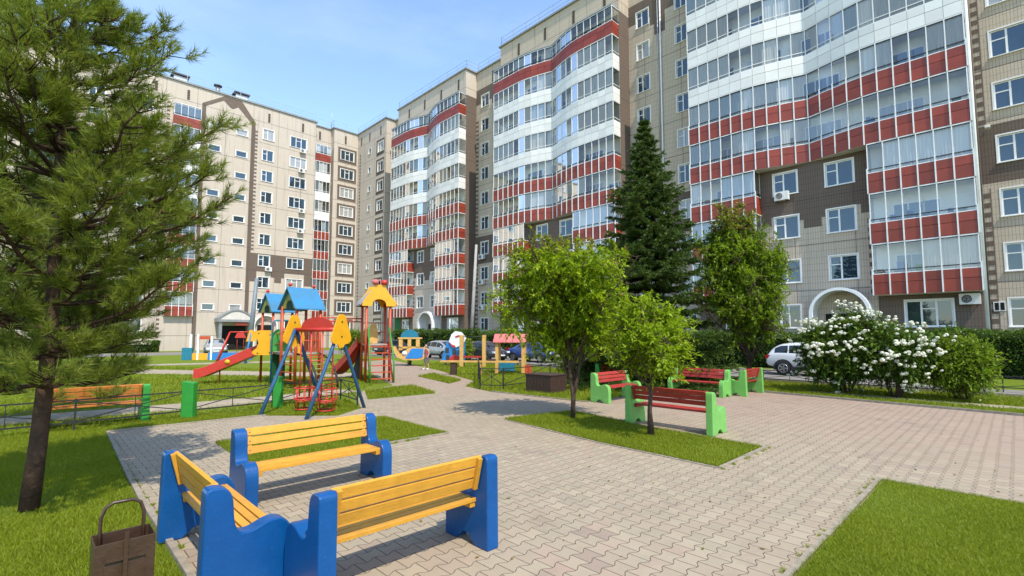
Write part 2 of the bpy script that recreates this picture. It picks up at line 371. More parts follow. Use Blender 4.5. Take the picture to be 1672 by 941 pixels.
for nm, poly in (('sandy_path', [(18.2,-20),(18.9,-20),(19.9,5.2),(19.2,5.2)]), ('sandy_path', [(-6,15.9),(5.0,15.5),(8.4,16.2),(8.1,17.3),(5,17.0),(-6,17.4)]),
                 ('sandy_path', [(3,32.5),(10.5,22.0),(11.5,22.2),(12,24),(4.5,35)]), ('sandy_path', [(2,39.5),(16,36),(17.5,38),(2,41.5)])):
    sheet(nm, poly, -.004, M_sand); SANDS.append(poly)
ISL = {'front': [(7.5,3.27),(9.28,3.27),(10.12,3.35),(10.15,8.15),(8.05,8.5),(7.62,5.5)],
       'bench': [(2.45,8.22),(6.05,8.16),(6.1,10.75),(2.5,10.35)],
       'corner': [(-8,-9),(8.4,-9),(8.4,1.37),(-8,1.37)],
       'patch': [(7.45,14.0),(9.83,13.85),(10.6,16.5),(8.35,15.9)],
       'strip': [(12.2,16.2),(13.35,16.9),(14.5,20.6),(13.2,20.0)]}
ISL['front'] = [(7.5,3.27),(9.3,3.27),(9.5,5.5),(10.05,8.15),(8.05,8.5),(7.62,5.5)]
for nm, poly in ISL.items(): sheet('lawn', poly, .022, M_lawn, thick=.03)
def kerb(name, pts, w=.058, top=.03, closed=False):
    mb = MB(); n = len(pts)
    for i in range(n if closed else n-1):
        p, q = Vector(pts[i]), Vector(pts[(i+1) % n]); L = (q-p).length; d = (q-p)/L; k = max(1, round(L/.9)); nx = Vector((-d.y, d.x))
        for j in range(k):
            s0 = p + d*(L*j/k + .004); s1 = p + d*(L*(j+1)/k - .004); h = top + random.uniform(-.004, .004); o = nx*random.uniform(-.004, .004)
            c = [s0-nx*w/2+o, s1-nx*w/2+o, s1+nx*w/2+o, s0+nx*w/2+o]
            mb.prism([(v.x, v.y) for v in c], lambda u, v, t: (u, v, t), -.06, h)
    o = mb.build(name, M_kerb); o.rotation_euler = (0,0,AR); o['kind'] = 'structure'
kerb('kerb', [(1.03,-3),(1.03,7.5),(1.18,13.1),(4.2,13.04)])
kerb('kerb', [(9.33,3.2),(7.45,3.2)]); kerb('kerb', [(9.33,3.24),(9.53,5.5),(10.1,8.15)]); kerb('kerb', [(7.45,3.24),(7.58,5.5),(8.02,8.5)], top=.012)
kerb('kerb', [(2.4,8.17),(6.1,8.11),(6.15,10.75)]); kerb('kerb', [(-8,1.42),(8.42,1.42),(8.45,-9)])
kerb('kerb', [(18.0,9),(18.2,6.4),(17.8,3.0),(17.5,0),(16.95,-5),(16.25,-14)], top=.06)
kerb('kerb', [(11.85,8.9),(11.65,10.7),(11.55,12.9)]); kerb('kerb', [(22.55,-30),(22.55,48)], w=.15, top=.1)

# ---- grass blades
def in_poly(P, poly):
    x, y = P[:,0], P[:,1]; r = np.zeros(len(P), bool); n = len(poly)
    for i in range(n):
        x1, y1 = poly[i]; x2, y2 = poly[(i+1) % n]
        c = ((y1 > y) != (y2 > y)) & (x < (x2-x1)*(y-y1)/(y2-y1+1e-12)+x1); r ^= c
    return r
M_blade = leaf_mat('grass_blade', [(.0, (.075,.12,.006)), (.4, (.20,.252,.010)), (.8, (.275,.315,.016)), (1, (.37,.33,.08))], .4, .5, .9)
def patchy(x, y): return .5+.25*np.sin(1.7*x+2.1*np.sin(.9*y))+.25*np.sin(2.3*y+1.4*np.sin(1.3*x+1))
def blades(name, poly, dens, hgt, wid, z=.02, excl=(), kmax=400000, edge=True, far=None):
    p = np.array(poly); lo, hi = p.min(0), p.max(0); N = min(kmax, int(dens*(hi-lo).prod()))
    P = lo + RNG.random((N, 2))*(hi-lo); P = P[in_poly(P, poly)]
    for e in excl: P = P[~in_poly(P, e)]
    X = P[:,0]*CA - P[:,1]*SA; Y = P[:,0]*SA + P[:,1]*CA
    ok = (Y > 1.5) & (np.abs(X) < Y*1.12+.6)
    keep = RNG.random(len(P)) < np.clip((7.0/np.maximum(Y, 1))**1.3, .05, 1); ok &= keep
    ok &= RNG.random(len(P)) < .15+1.3*np.clip(1.12-patchy(P[:,0], P[:,1]), 0, 1)
    X, Y = X[ok], Y[ok]; n = len(X)
    sc = np.clip((Y/7.0)**.6, 1, 2.6)
    clump = .7 + .6*RNG.random(n); h = hgt*clump*np.clip(sc, 1, 1.5); wd = wid*sc*(.7+.6*RNG.random(n))
    t = RNG.random(n)*2*np.pi; lean = (.3 + 1.0*RNG.random(n)**1.2)*h; tt = RNG.random(n)*2*np.pi
    bx, by = np.cos(t)*wd/2, np.sin(t)*wd/2
    V = np.zeros((n, 3, 3)); V[:,0] = np.stack([X-bx, Y-by, np.full(n, z)], 1); V[:,1] = np.stack([X+bx, Y+by, np.full(n, z)], 1)
    V[:,2] = np.stack([X+np.cos(tt)*lean, Y+np.sin(tt)*lean, z+h], 1)
    o = np_mesh(name, V.reshape(-1, 3), np.arange(n*3).reshape(-1, 3), M_blade); o['kind'] = 'stuff'
    tag(o, None); return o
def gl(o, label): o['label'] = label; o['category'] = 'grass'
gl(blades('grass', [(-8,-9),(8.43,-9),(8.43,1.40),(-8,1.40)], 11000, .030, .0062, kmax=1600000), 'mown bright green grass of the corner lawn at lower right')
gl(blades('grass', [(7.46,3.24),(9.33,3.24),(9.53,5.5),(10.08,8.15),(8.02,8.52),(7.58,5.5)], 9000, .036, .007), 'mown grass of the island with the two light green trees')
gl(blades('grass', [(2.42,8.18),(6.09,8.12),(6.14,10.76),(2.48,10.37)], 9000, .036, .007), 'mown grass of the rectangle behind the blue bench')
gl(blades('grass', [(-9,-1),(.98,-1),(.98,7.5),(1.13,13.1),(4.1,13.1),(5.45,11.85),(6.4,12.6),(7.0,14.3),(-9,14.3)], 8500, .038, .0068, z=-.012, kmax=1900000), 'grass of the left lawn under the long-needled pine')
gl(blades('grass', ISL['patch']+[], 3500, .06, .012), 'small grass patch between the paths near the swing')
gl(blades('grass', ISL['strip']+[], 3500, .06, .012), 'narrow grass patch beside the path near the seesaw')
gl(blades('grass', [(11.7,8.95),(18.0,9.0),(20,9),(22.3,22),(22.3,30),(18,27),(16,22),(14.9,19.5),(13.6,16.3),(12.0,14.9),(11.55,12.9)], 3000, .06, .012, z=-.012), 'grass around the brown slatted planter and seesaw')
gl(blades('grass', [(18.3,6.4),(17.9,3),(17.55,0),(17,-5),(16.4,-12),(22.4,-12),(22.4,9),(18.1,9)], 2600, .06, .012, z=-.012, excl=SANDS), 'grass strip under the white flowering bushes')
gl(blades('grass', [(-6,14.3),(7.0,14.3),(8.3,16.2),(10.6,19),(11.3,21.3),(13.0,25.5),(4,40),(-6,40)], 2600, .06, .014, z=-.012, excl=SANDS), 'grass around the slide towers of the playground')
# weeds and tufts along the kerbs and joints
def tufts(name, pts, label):
    V = []; 
    for (a, b, h) in pts:
        x, y = W(a, b)
        for _ in range(26):
            t = random.random()*6.28; r = random.random()*.04; l = h*random.uniform(.5, 1.2); e = random.random()*6.28
            c = (x+math.cos(t)*r, y+math.sin(t)*r)
            V += [(c[0]-.004, c[1], 0), (c[0]+.004, c[1]+.003, 0), (c[0]+math.cos(e)*l*.6, c[1]+math.sin(e)*l*.6, l)]
    o = np_mesh(name, V, np.arange(len(V)).reshape(-1, 3), M_blade); o['kind'] = 'stuff'; gl(o, label)
tp = [(random.uniform(1.06,1.10), random.uniform(3.5,12), random.uniform(.02,.05)) for _ in range(30)]
tp += [(random.uniform(2.4,6.1), 8.08, random.uniform(.02,.06)) for _ in range(20)] + [(random.uniform(7.4,9.4), 3.14, random.uniform(.02,.05)) for _ in range(10)]
tp += [(random.uniform(3.5,8.4), 1.47, random.uniform(.02,.05)) for _ in range(16)]
tufts('weeds', tp, 'small weeds growing along the kerbs of the paving')
# ------------------------------------------------------------------ apartment blocks
HS = 2.92
def zt(k): return 3.86 + HS*(k-1)
def zb(k): return 2.40 + HS*(k-1)
def pb(k): return 4.21 + HS*(k-2)
def wall(mb, ori, c, u0, u1, z0, z1, holes=(), brown=(), mc=0, mbr=1, depth=.16):
    def P(u, z, d=0): return (c+d, u, z) if ori == 'F' else (u, c+d, z)
    us = sorted({u0, u1} | {x for h in holes for x in h[:2] if u0 < x < u1} | {x for h in brown for x in h[:2] if u0 < x < u1})
    zs = sorted({z0, z1} | {x for h in holes for x in h[2:4] if z0 < x < z1} | {x for h in brown for x in h[2:4] if z0 < x < z1})
    for i in range(len(us)-1):
        for j in range(len(zs)-1):
            cu, cz = (us[i]+us[i+1])/2, (zs[j]+zs[j+1])/2
            if any(h[0] < cu < h[1] and h[2] < cz < h[3] for h in holes): continue
            m = mbr if any(h[0] < cu < h[1] and h[2] < cz < h[3] for h in brown) else mc
            mb.add([P(us[i], zs[j]), P(us[i+1], zs[j]), P(us[i+1], zs[j+1]), P(us[i], zs[j+1])], [(0,1,2,3)], m)
    for h in holes:
        a, b, c0, d0 = h[:4]
        for q in (((a,c0),(b,c0)), ((b,c0),(b,d0)), ((b,d0),(a,d0)), ((a,d0),(a,c0))):
            mb.add([P(*q[0]), P(*q[1]), P(*q[1], depth), P(*q[0], depth)], [(0,1,2,3)], 2 if mc != 2 else 2)
WCACHE = {}
def win_mesh(w, h, style):
    key = (round(w, 3), round(h, 3), style)
    if key in WCACHE: return WCACHE[key]
    f = MB(); p = MB(); t = .065; y0, y1 = .07, .125
    f.box(0, w, y0, y1, 0, t); f.box(0, w, y0, y1, h-t, h); f.box(0, t, y0, y1, t, h-t); f.box(w-t, w, y0, y1, t, h-t)
    if style == 'double': mu = [.42*w]
    elif style == 'triple': mu = [.34*w, .66*w]
    else: mu = []
    for x in mu: f.box(x-.045, x+.045, y0-.01, y1, t, h-t)
    if style == 'double': f.box(t, mu[0]-.045, y0, y1, .62*h, .62*h+.06)
    if style == 'triple': f.box(mu[0]+.045, mu[1]-.045, y0, y1, .66*h, .66*h+.06)
    if style != 'plain':   # outer trim, proud of the wall, and a sloped sill
        q = .075
        f.box(-q, w+q, -.018, .02, h+.001, h+q); f.box(-q, -.001, -.018, .02, 0, h); f.box(w+.001, w+q, -.018, .02, 0, h)
        f.box(-q-.02, w+q+.02, -.09, .069, -.045, -.001)
    p.add([(t, y0+.03, t), (w-t, y0+.03, t), (w-t, y0+.03, h-t), (t, y0+.03, h-t)], [(0,1,2,3)])
    WCACHE[key] = (f.mesh('window', M_frame), p.mesh('pane', M_pane)); return WCACHE[key]
class Building:
    def __init__(s, label, a0, b0, group='sections of the apartment complex'):
        s.a0, s.b0 = a0, b0; s.e = thing_ab('apartment_building', label, 'building', a0, b0, group=group); s.off = (-a0, -b0, 0)
    def part(s, mb, name, mats, bevel=0): return mb.build(name, mats, s.e, s.off, bevel)
    def window(s, ori, c, u0, u1, z0, z1, style='double', name='window', parent=None):
        f, p = win_mesh(u1-u0, z1-z0, style)
        loc = (c-s.a0, u1-s.b0, z0) if ori == 'F' else (u0-s.a0, c-s.b0, z0); rot = -math.pi/2 if ori == 'F' else 0
        o = linkobj(name, f, s.e, loc, rot); linkobj('pane', p, o); return o
    def ac(s, ori, c, u, z):
        if 'ac' not in WCACHE:
            m = MB(); m.box(0, .82, -.42, -.10, 0, .56); m.bar((.1,-.3,-.02), (.1,0,-.02), .05, .03, 1); m.bar((.7,-.3,-.02), (.7,0,-.02), .05, .03, 1)
            g = MB(); n = 20; m.tube([(.29,-.425,.28), (.29,-.432,.28)], .215, 20, 1)
            for r in (.21, .14, .07):
                m.tube([(.29+r*math.cos(i*2*math.pi/n), -.438, .28+r*math.sin(i*2*math.pi/n)) for i in range(n+1)], .008, 4, 0, False)
            WCACHE['ac'] = m.mesh('air_conditioner', [M_acw, M_rail])
        loc = (c-s.a0, u-s.b0, z) if ori == 'F' else (u-s.a0, c-s.b0, z)
        linkobj('air_conditioner', WCACHE['ac'], s.e, loc, -math.pi/2 if ori == 'F' else 0)
    def slots(s, ori, c, us, z0=31.2, z1=32.45):
        for u in us:
            m = MB()
            if ori == 'F': m.box(c-.03, c+.05, u-.14, u+.14, z0, z1)
            else: m.box(u-.14, u+.14, c-.03, c+.05, z0, z1)
            for k in range(6):
                zz = z0 + .1 + k*(z1-z0-.2)/5
                if ori == 'F': m.box(c-.045, c-.031, u-.13, u+.13, zz-.03, zz+.03, 1)
                else: m.box(u-.13, u+.13, c-.045, c-.031, zz-.03, zz+.03, 1)
            s.part(m, 'attic_vent', [M_brick, M_dark])
    def quoins(s, ori, c, u, z0, z1, w=.34, side=1):
        m = MB(); z = z0; n = int((z1-z0)/.52); poly = [(u-side*.03, z0)]
        for i in range(n): z = z0+i*.52; poly += [(u+side*w, z), (u+side*w, z+.26), (u, z+.26), (u, z+.52)]
        poly += [(u-side*.03, z0+n*.52)]
        m.prism(poly, (lambda p, q, t: (c+t, p, q)) if ori == 'F' else (lambda p, q, t: (p, c+t, q)), -.012, .02)
        s.part(m, 'quoin', M_brick)
    def balcony(s, pts, k, red, top=None, posts=True, curtain=.2, flip=False, wins=(), ori='F', cw=34.95, glassp=1.0):
        """pts: chain of (a,b); first and last lie on the wall"""
        z0, z1 = pb(k), pb(k)+1.15; z2 = top or pb(k+1)
        n = len(pts); out = []
        V2 = [Vector(p) for p in pts]; cen = sum(V2, Vector((0,0)))/n
        def nrm(i, j):
            d = (V2[j]-V2[i]).normalized(); q = Vector((d.y, -d.x)); mid = (V2[i]+V2[j])/2
            return d, q if (mid+q*.01-cen).dot(q) > 0 or True else -q
        # outward: away from the wall
        inw = Vector((1,0)) if ori == 'F' else Vector((0,1))
        pm = MB()
        slab = [(p.x, p.y) for p in V2]
        pm.prism(slab, lambda u, v, t: (u, v, t), z0-.015, z0+.10, 1)
        gl_, fr, po, cu = MB(), MB(), MB(), MB()
        run = 0
        for i in range(n-1):
            p, q = V2[i], V2[i+1]; d = (q-p); L = d.length; d = d/L; nr = Vector((d.y, -d.x))
            if nr.dot(inw) > .2 : nr = -nr
            end = abs(d.dot(inw)) > .9
            if end:   # side return, outward is away from the chain's middle
                nr = Vector((d.y, -d.x)); m_ = (p+q)/2
                if (m_-cen).dot(nr) < 0: nr = -nr
            g = .007
            for (a0, a1) in ((z0, z0+.66), (z0+.683, z1)):
                c = [p+d*g+nr*.03, q-d*g+nr*.03, q-d*g-nr*.0, p+d*g-nr*.0]
                pm.prism([(v.x, v.y) for v in c], lambda u, v, t: (u, v, t), a0, a1, 0)
            c = [p-nr*.012, q-nr*.012, q-nr*.03, p-nr*.03]
            pm.prism([(v.x, v.y) for v in c], lambda u, v, t: (u, v, t), z0+.11, z1-.01, 2)
            a, b = p-nr*.02, q-nr*.02
            if RNG.random() < glassp: gl_.add([(a.x,a.y,z1+.03), (b.x,b.y,z1+.03), (b.x,b.y,z2-.03), (a.x,a.y,z2-.03)], [(0,1,2,3)])
            for zz, hh in ((z1+.02, .05), (z2-.045, .06)): fr.bar((p.x,p.y,zz), (q.x,q.y,zz), .05, hh, 0)
            if red: fr.bar((p.x+nr.x*.02,p.y+nr.y*.02,z1+.22), (q.x+nr.x*.02,q.y+nr.y*.02,z1+.22), .045, .05, 1); fr.bar((p.x,p.y,z2-.10), (q.x,q.y,z2-.10), .04, .03, 1)
            else: fr.bar((p.x,p.y,z1+.27), (q.x,q.y,z1+.27), .04, .04, 0)
            if not end or True:
                if run <= 0 and RNG.random() < curtain*.5: run = RNG.integers(2, 6); tone = int(RNG.integers(0, 3))
                if run > 0 and not end:
                    run -= 1; m_ = 10; pr = None
                    for j in range(m_+1):
                        pp = p + d*L*j/m_ - nr*(.12 + (.022 if j % 2 else 0))
                        if pr is not None: cu.add([(pr.x,pr.y,z1-.1), (pp.x,pp.y,z1-.1), (pp.x,pp.y,z2-.1), (pr.x,pr.y,z2-.1)], [(0,1,2,3)], tone)
                        pr = pp
        for i in range(1, n-1):
            p = V2[i]; fr.box(p.x-.024, p.x+.024, p.y-.024, p.y+.024, z1+.045, z2-.08)
            if posts:
                dd = (V2[i+1]-V2[i-1]).normalized(); nr = Vector((dd.y, -dd.x)); nr = -nr if nr.dot(inw) > 0 else nr
                c = p + nr*.055; po.box(c.x-.03, c.x+.03, c.y-.03, c.y+.03, z0-.02, z1+.3)
        o = s.part(pm, 'balcony', [M_red if red else M_wpanel, M_soffit, M_dark])
        gl_.build('glazing', M_glass, o); fr.build('frame', [M_frame, M_rail], o)
        if po.v: po.build('post', M_white, o)
        if cu.v: cu.build('curtain', [M_curt, M_curt2, M_curt3], o)
        if ori == 'F' and k < 10:
            st = MB()
            for _ in range(int(RNG.integers(3, 8))):
                i = int(RNG.integers(1, n-2)); t = RNG.uniform(.25, .75); c = V2[i].lerp(V2[i+1], t); w_, h_ = RNG.uniform(.12, .4), RNG.uniform(.1, .75); x0 = min(c.x+.14, cw-.2)
                st.box(x0, min(x0+.3, cw-.06), c.y-w_/2, c.y+w_/2, z0+.105, z1-.05+h_, int(RNG.integers(0, 4)))
            st.build('stored_things', STORE, o)
        # window and door of the flat behind the glazing
        wm = MB(); pn = MB()
        for (u, wd, door) in wins:
            def bx(u0, u1, d0, d1, a0, a1, m=0, t=wm):
                if ori == 'F': t.box(cw-d1, cw-d0, u0, u1, a0, a1, m)
                else: t.box(u0, u1, cw-d1, cw-d0, a0, a1, m)
            b0 = z0+.12 if door else z0+.95; t0 = z0+2.3
            bx(u, u+wd, .002, .05, b0, t0, 0)
            k_ = 1 if door else 2
            for j in range(k_):
                uu = u+.07+j*(wd-.07)/k_; bx(uu, uu+(wd-.07)/k_-.07, .051, .056, b0+.08, t0-.08, 0, pn)
        if wm.v: f = wm.build('door_frame', M_frame, o); pn.build('pane', M_pane, o)
        return o
def curtain_mat(name, c):
    k = NT(name); tc = k.n('TexCoord'); mp = k.n('Mapping'); mp.inputs['Scale'].default_value = (9, 9, .25); k.l(tc.outputs['Object'], mp.inputs['Vector'])
    k.l(k.mix(k.noise(mp.outputs[0], 1, 3), tuple(x*.6 for x in c), c), k.p.inputs['Base Color']); k.p.inputs['Roughness'].default_value = .9  # shade between the folds is put into the colour with stretched noise
    return k.m
M_curt = curtain_mat('curtain_white', (.74, .73, .70)); M_curt2 = curtain_mat('curtain_cream', (.66, .61, .52)); M_curt3 = curtain_mat('blind_blue', (.50, .57, .62))
STORE = [mat('store_brown', (.20,.12,.07), .7), mat('store_grey', (.30,.31,.32), .6), mat('store_blue', (.08,.15,.28), .6), mat('store_green', (.06,.14,.04), .7)]
M_green = mat('green_wall_paint', (.02, .16, .06), .6, .3, .2, 3)
M_door = mat('dark_red_door', (.12, .03, .025), .5, .4, .2, 5)
M_plate = mat('plate_grey', (.25, .24, .22), .5)

def railing(s, pts, z=33.42):
    m = MB()
    for i in range(len(pts)-1):
        p, q = Vector(pts[i]), Vector(pts[i+1]); L = (q-p).length; n = max(1, round(L/2.0))
        for j in range(n+1):
            c = p + (q-p)*j/n; m.box(c.x-.02, c.x+.02, c.y-.02, c.y+.02, z, z+1.0)
        for h in (.5, .97): m.bar((p.x,p.y,z+h), (q.x,q.y,z+h), .025, .025)
    s.part(m, 'roof_railing', M_metal)
FRONT, BLK, FB = 33.95, 34.95, 36.55
def wave(b, bm):
    """plan of the glazed front: straight ends, two lobes meeting in a valley"""
    t = (b-bm)/15.0; c = abs(t-.5)*15.0
    if c > 3.6: return FRONT
    return FRONT + .90*((3.6-c)/3.6)**1.4
def bay_section(s, bm):
    bs = [bm + .75*i for i in range(21)]
    full = [(BLK, bm)] + [(wave(b, bm), b) for b in bs] + [(BLK, bm+15)]
    lowR = [(BLK, bm)] + [(FRONT, bm+.7333*i) for i in range(7)] + [(BLK, bm+4.4)]
    lowL = [(BLK, bm+10.6)] + [(FRONT, bm+10.6+.7333*i) for i in range(7)] + [(BLK, bm+15)]
    for k in range(10, 4, -1):
        wins = [(bm+1.6+RNG.random()*.3, 1.5, False), (bm+3.2, .75, True), (bm+5.7, .7, True), (bm+6.35, 1.4, False), (bm+8.9, .75, True), (bm+9.6, 1.3, False), (bm+12.0, 1.35, False), (bm+13.3, .75, True)]
        s.balcony(full, k, k in (10, 6, 5), top=pb(k+1) if k < 10 else 30.12, posts=k <= 6, curtain=.55 if k in (7, 8, 9) else .25, wins=wins)
    for k in (4, 3, 2):
        s.balcony(lowR, k, True, curtain=.9 if k == 4 else .12, wins=[(bm+1.4, .75, True), (bm+2.1, 1.4, False)])
        s.balcony(lowL, k, True, curtain=1.2 if k == 4 else .3, wins=[(bm+11.4, 1.3, False), (bm+12.8, .75, True)])
    # block front wall
    m = MB()
    cols = [(bm+5.29, bm+6.73), (bm+8.35, bm+9.74)]
    holes = [(u0, u1, zb(k), zt(k)) for (u0, u1) in cols for k in (2, 3, 4)] + [(bm+8.45, bm+9.6, zb(1), zt(1))]
    br = [(bm+4.4, bm+10.6, 9.75, 13.0), (bm+7.05, bm+8.05, 8.75, 9.75), (bm+4.4, bm+5.0, 9.2, 9.75), (bm+6.85, bm+7.05, 9.3, 9.75), (bm+8.05, bm+8.3, 9.3, 9.75), (bm+9.95, bm+10.6, 9.2, 9.75)]
    wall(m, 'F', BLK, bm+4.4, bm+10.6, 0, pb(5), holes, br)
    g = [(bm+1.2, bm+3.18, 2.42, 3.86), (bm+11.6, bm+13.1, 2.42, 3.86)]
    wall(m, 'F', BLK, bm, bm+4.4, 0, pb(2), g[:1], (), mc=1); wall(m, 'F', BLK, bm+10.6, bm+15, 0, pb(2), g[1:], (), mc=1)
    wall(m, 'F', BLK, bm, bm+4.4, pb(2), pb(5), (), (), mc=3); wall(m, 'F', BLK, bm+10.6, bm+15, pb(2), pb(5), (), (), mc=3)
    wall(m, 'F', BLK, bm, bm+15, pb(5), 30.14, (), (), mc=3)
    wall(m, 'F', BLK, bm, bm+15, 30.14, 33.2, (), (), mc=0)
    for b_ in (bm, bm+15):
        wall(m, 'L', b_, BLK, FB, 0, 30.14, (), (), mc=1); wall(m, 'L', b_, BLK, FB, 30.14, 33.2, (), (), mc=0)
    s.part(m, 'wall', [s.cream, M_brown, M_soffit, M_inner])
    for (u0, u1, a, b) in holes: s.window('F', BLK, u0, u1, a, b)
    s.window('F', BLK, *g[0], 'triple'); s.window('F', BLK, *g[1], 'triple')
    # curved cap over the top balcony
    c = MB(); c.prism([(a-.06, b) for a, b in full[1:-1]] + [(BLK+.02, bm+15.02), (BLK+.02, bm-.02)], lambda u, v, t: (u, v, t), 30.14, 30.22)
    s.part(c, 'balcony_canopy', M_flash)
    s.quoins('F', BLK, bm+4.42, 4.4, 9.2, .3); s.quoins('F', BLK, bm+10.58, 4.4, 9.2, .3, -1)
    s.slots('F', BLK, [bm+1.4, bm+4.9, bm+8.5, bm+12.2])
    r = MB(); r.box(BLK-.18, FB+13, bm-.18, bm+15.18, 33.2, 33.36, 1); r.box(BLK-.12, FB+13, bm-.12, bm+15.12, 33.36, 33.42)
    s.part(r, 'roof', [M_roof, M_flash]); railing(s, [(FB+2, bm), (BLK+.1, bm), (BLK+.1, bm+15), (FB+2, bm+15)])
    # entrance arch beside the right low bay
    arch(s, 'F', BLK, bm+6.12, 1.38, 3.2, 1.25)
def arch(s, ori, c, u, r, zc, dep, door=True, ring=.17):
    m = MB(); n = 22
    prof = [(u+r, 0)] + [(u+r*math.cos(i*math.pi/n), zc+r*math.sin(i*math.pi/n)) for i in range(n+1)] + [(u-r, 0)]
    R = r+ring; outp = [(u-R, 0)] + [(u-R*math.cos(i*math.pi/n), zc+R*math.sin(i*math.pi/n)) for i in range(n+1)] + [(u+R, 0)]
    fn = (lambda a, z, t: (c-t, a, z)) if ori == 'F' else (lambda a, z, t: (a, c-t, z))
    for i in range(len(prof)-1):
        p0, p1 = prof[i], prof[i+1]; q0, q1 = outp[len(outp)-1-i], outp[len(outp)-2-i]
        m.prism([p0, p1, q1, q0], fn, .01, dep)
    o = s.part(m, 'entrance_arch', M_white)
    d = MB(); d.prism([(u-.95, 0), (u+.95, 0), (u+.95, 3.25), (u-.95, 3.25)], fn, .012, .04, 0); d.prism([(u-.2, 3.7), (u+.2, 3.7), (u+.2, 4.0), (u-.2, 4.0)], fn, .012, .03, 1)
    d.build('entrance_door', [M_dark, M_plate], o)
def recess(s, b0, b1, cols, top_brown=True, band=True, zband=(10.1, 13.3), extra=()):
    m = MB(); holes = [(u0, u1, zb(k), zt(k)) for (u0, u1) in cols for k in range(1, 11)]
    br = list(extra)
    if band: br.append((b0, b1, *zband))
    if top_brown: br += [(b0, b1, 30.5, 31.0), (b0, b1, 29.2, 30.5)]
    wall(m, 'F', FB, b0, b1, 0, 33.2, holes, br)
    s.part(m, 'wall', [s.cream, M_brown, M_soffit])
    for h in holes: s.window('F', FB, *h)
    r = MB(); r.box(FB-.18, FB+13, b0, b1, 33.18, 33.34, 1); r.box(FB-.12, FB+13, b0, b1, 33.34, 33.40)
    s.part(r, 'roof', [M_roof, M_flash]); railing(s, [(FB+.1, b0+.3), (FB+.1, b1-.3)])
    s.slots('F', FB, [(b0+b1)/2])

# nearest section, at the right
D = Building('nearest apartment section at the right with white and red wavy balconies above the flowering bush', FB, 8.6); D.cream = M_cream
bay_section(D, 1.1)
recess(D, -8.0, 1.1, [(-1.3, .2), (-5.4, -3.9)], top_brown=False)
D.quoins('F', FB, .62, 1.0, 10, .26); D.quoins('F', FB, .62, 13.4, 33, .26)
p = MB(); p.tube([(34.02, .98, 0), (34.02, .98, 30)], .075, 10); D.part(p, 'downpipe', M_white)
p = MB(); p.tube([(36.4, .96, 0), (36.4, .96, 33)], .07, 10); D.part(p, 'downpipe', M_brick)
p = MB(); p.bar((36.5, .75, 12.75), (35.9, .55, 12.95), .05, .05, 1); p.box(35.55, 35.95, .42, .64, 12.9, 13.05); D.part(p, 'wall_lamp', [M_acw, M_metal], .02)
p = MB(); p.tube([(FB-.10, 19.6, 0), (FB-.10, 19.6, 33.1)], .06, 10)
D.part(p, 'downpipe', M_white); p = MB(); p.tube([(FB-.09, 19.85, 14), (FB-.09, 19.85, 33.1)], .04, 8); D.part(p, 'downpipe', M_metal)
D.ac('F', BLK, 10.7, 10.75); D.ac('F', BLK, 2.02, 3.55)
p = MB(); p.box(FB-.05, FB-.004, .34, .80, 3.22, 3.72); o = D.part(p, 'vent_window', M_frame); p = MB(); p.box(FB-.056, FB-.051, .38, .54, 3.27, 3.67); p.box(FB-.056, FB-.051, .59, .75, 3.27, 3.67); p.build('pane', M_dark, o)
recess(D, 16.1, 22.7, [(20.75, 21.9), (17.15, 18.3)], extra=((20.2, 20.6, 28.4, 29.2), (19.2, 20.2, 27.4, 29.2)))
C_ = Building('middle apartment section with wavy white and red balconies behind the spruce', FB, 30.2); C_.cream = M_cream
bay_section(C_, 22.7)
recess(C_, 37.7, 43.7, [(41.45, 42.75)], extra=((37.7, 40.9, 28.6, 29.2),))
C_.quoins('F', FB, 43.28, 1, 28, .42)
for z in (10.7, 7.8, 4.9): C_.ac('F', FB, 42.7, z-.15)
B_ = Building('farther apartment section with narrow wavy balconies behind the leaning concrete pole', FB, 51.2); B_.cream = M_pale
bay_section(B_, 43.7)
p = MB(); p.box(BLK-.03, BLK-.004, 57.4, 58.7, 0, 4.1); B_.part(p, 'painted_panel', M_green)
B_.ac('F', BLK, 56.1, 3.2)
p = MB(); wall(p, 'F', FB, 58.7, 62.0, 0, 33.2); B_.part(p, 'wall', [M_pale, M_brown, M_soffit])
p = MB(); p.box(FB-.18, FB+13, 58.7, 62, 33.18, 33.4); B_.part(p, 'roof', M_flash)
# corner and left wing
L_ = Building('left wing of the apartment complex with flat beige facade and small stair windows', 20, 70.6); L_.cream = M_pale
LB = 70.6
m = MB(); hA = [(62.75, 64.3, zb(k), zt(k)) for k in range(1, 11)]; hs = [(66.4, 67.1, zb(k)+.5, zt(k)-.1) for k in range(1, 11)]
brA = [(62.4, 64.75, zb(k)-.5, zt(k)+.42) for k in range(1, 11)]
wall(m, 'F', BLK, 62.0, LB, 0, 33.2, hA+hs, brA); wall(m, 'L', 62.0, BLK, FB+3, 0, 33.2)
hB = [(32.2, 34.3, zb(k), zt(k)) for k in range(1, 11)]; brB = [(31.75, 34.75, zb(k)-.5, zt(k)+.42) for k in range(1, 11)]
wall(m, 'L', LB, 31.1, BLK, 0, 33.2, hB, brB)
wall(m, 'F', 31.1, LB, LB+1.0, 0, 33.2); wall(m, 'L', LB+1.0, 28.3, 31.1, 0, 33.2, (), (), mc=0)
ht = [(24.75, 27.0, zb(k), zt(k)) for k in range(1, 11)]; hd = [(21.1, 22.5, zb(k), zt(k)) for k in range(2, 11)]
hst = [(u, u+1.3, 28.4-HS*j, 29.15-HS*j) for u in (14.75, 17.85) for j in range(0, 9)]
hl = [(7.0, 8.8, zb(k), zt(k)) for k in range(1, 11)] + [(3.0, 4.4, zb(k), zt(k)) for k in range(1, 11)] + [(-1.5, .6, zb(k), zt(k)) for k in range(1, 11)]
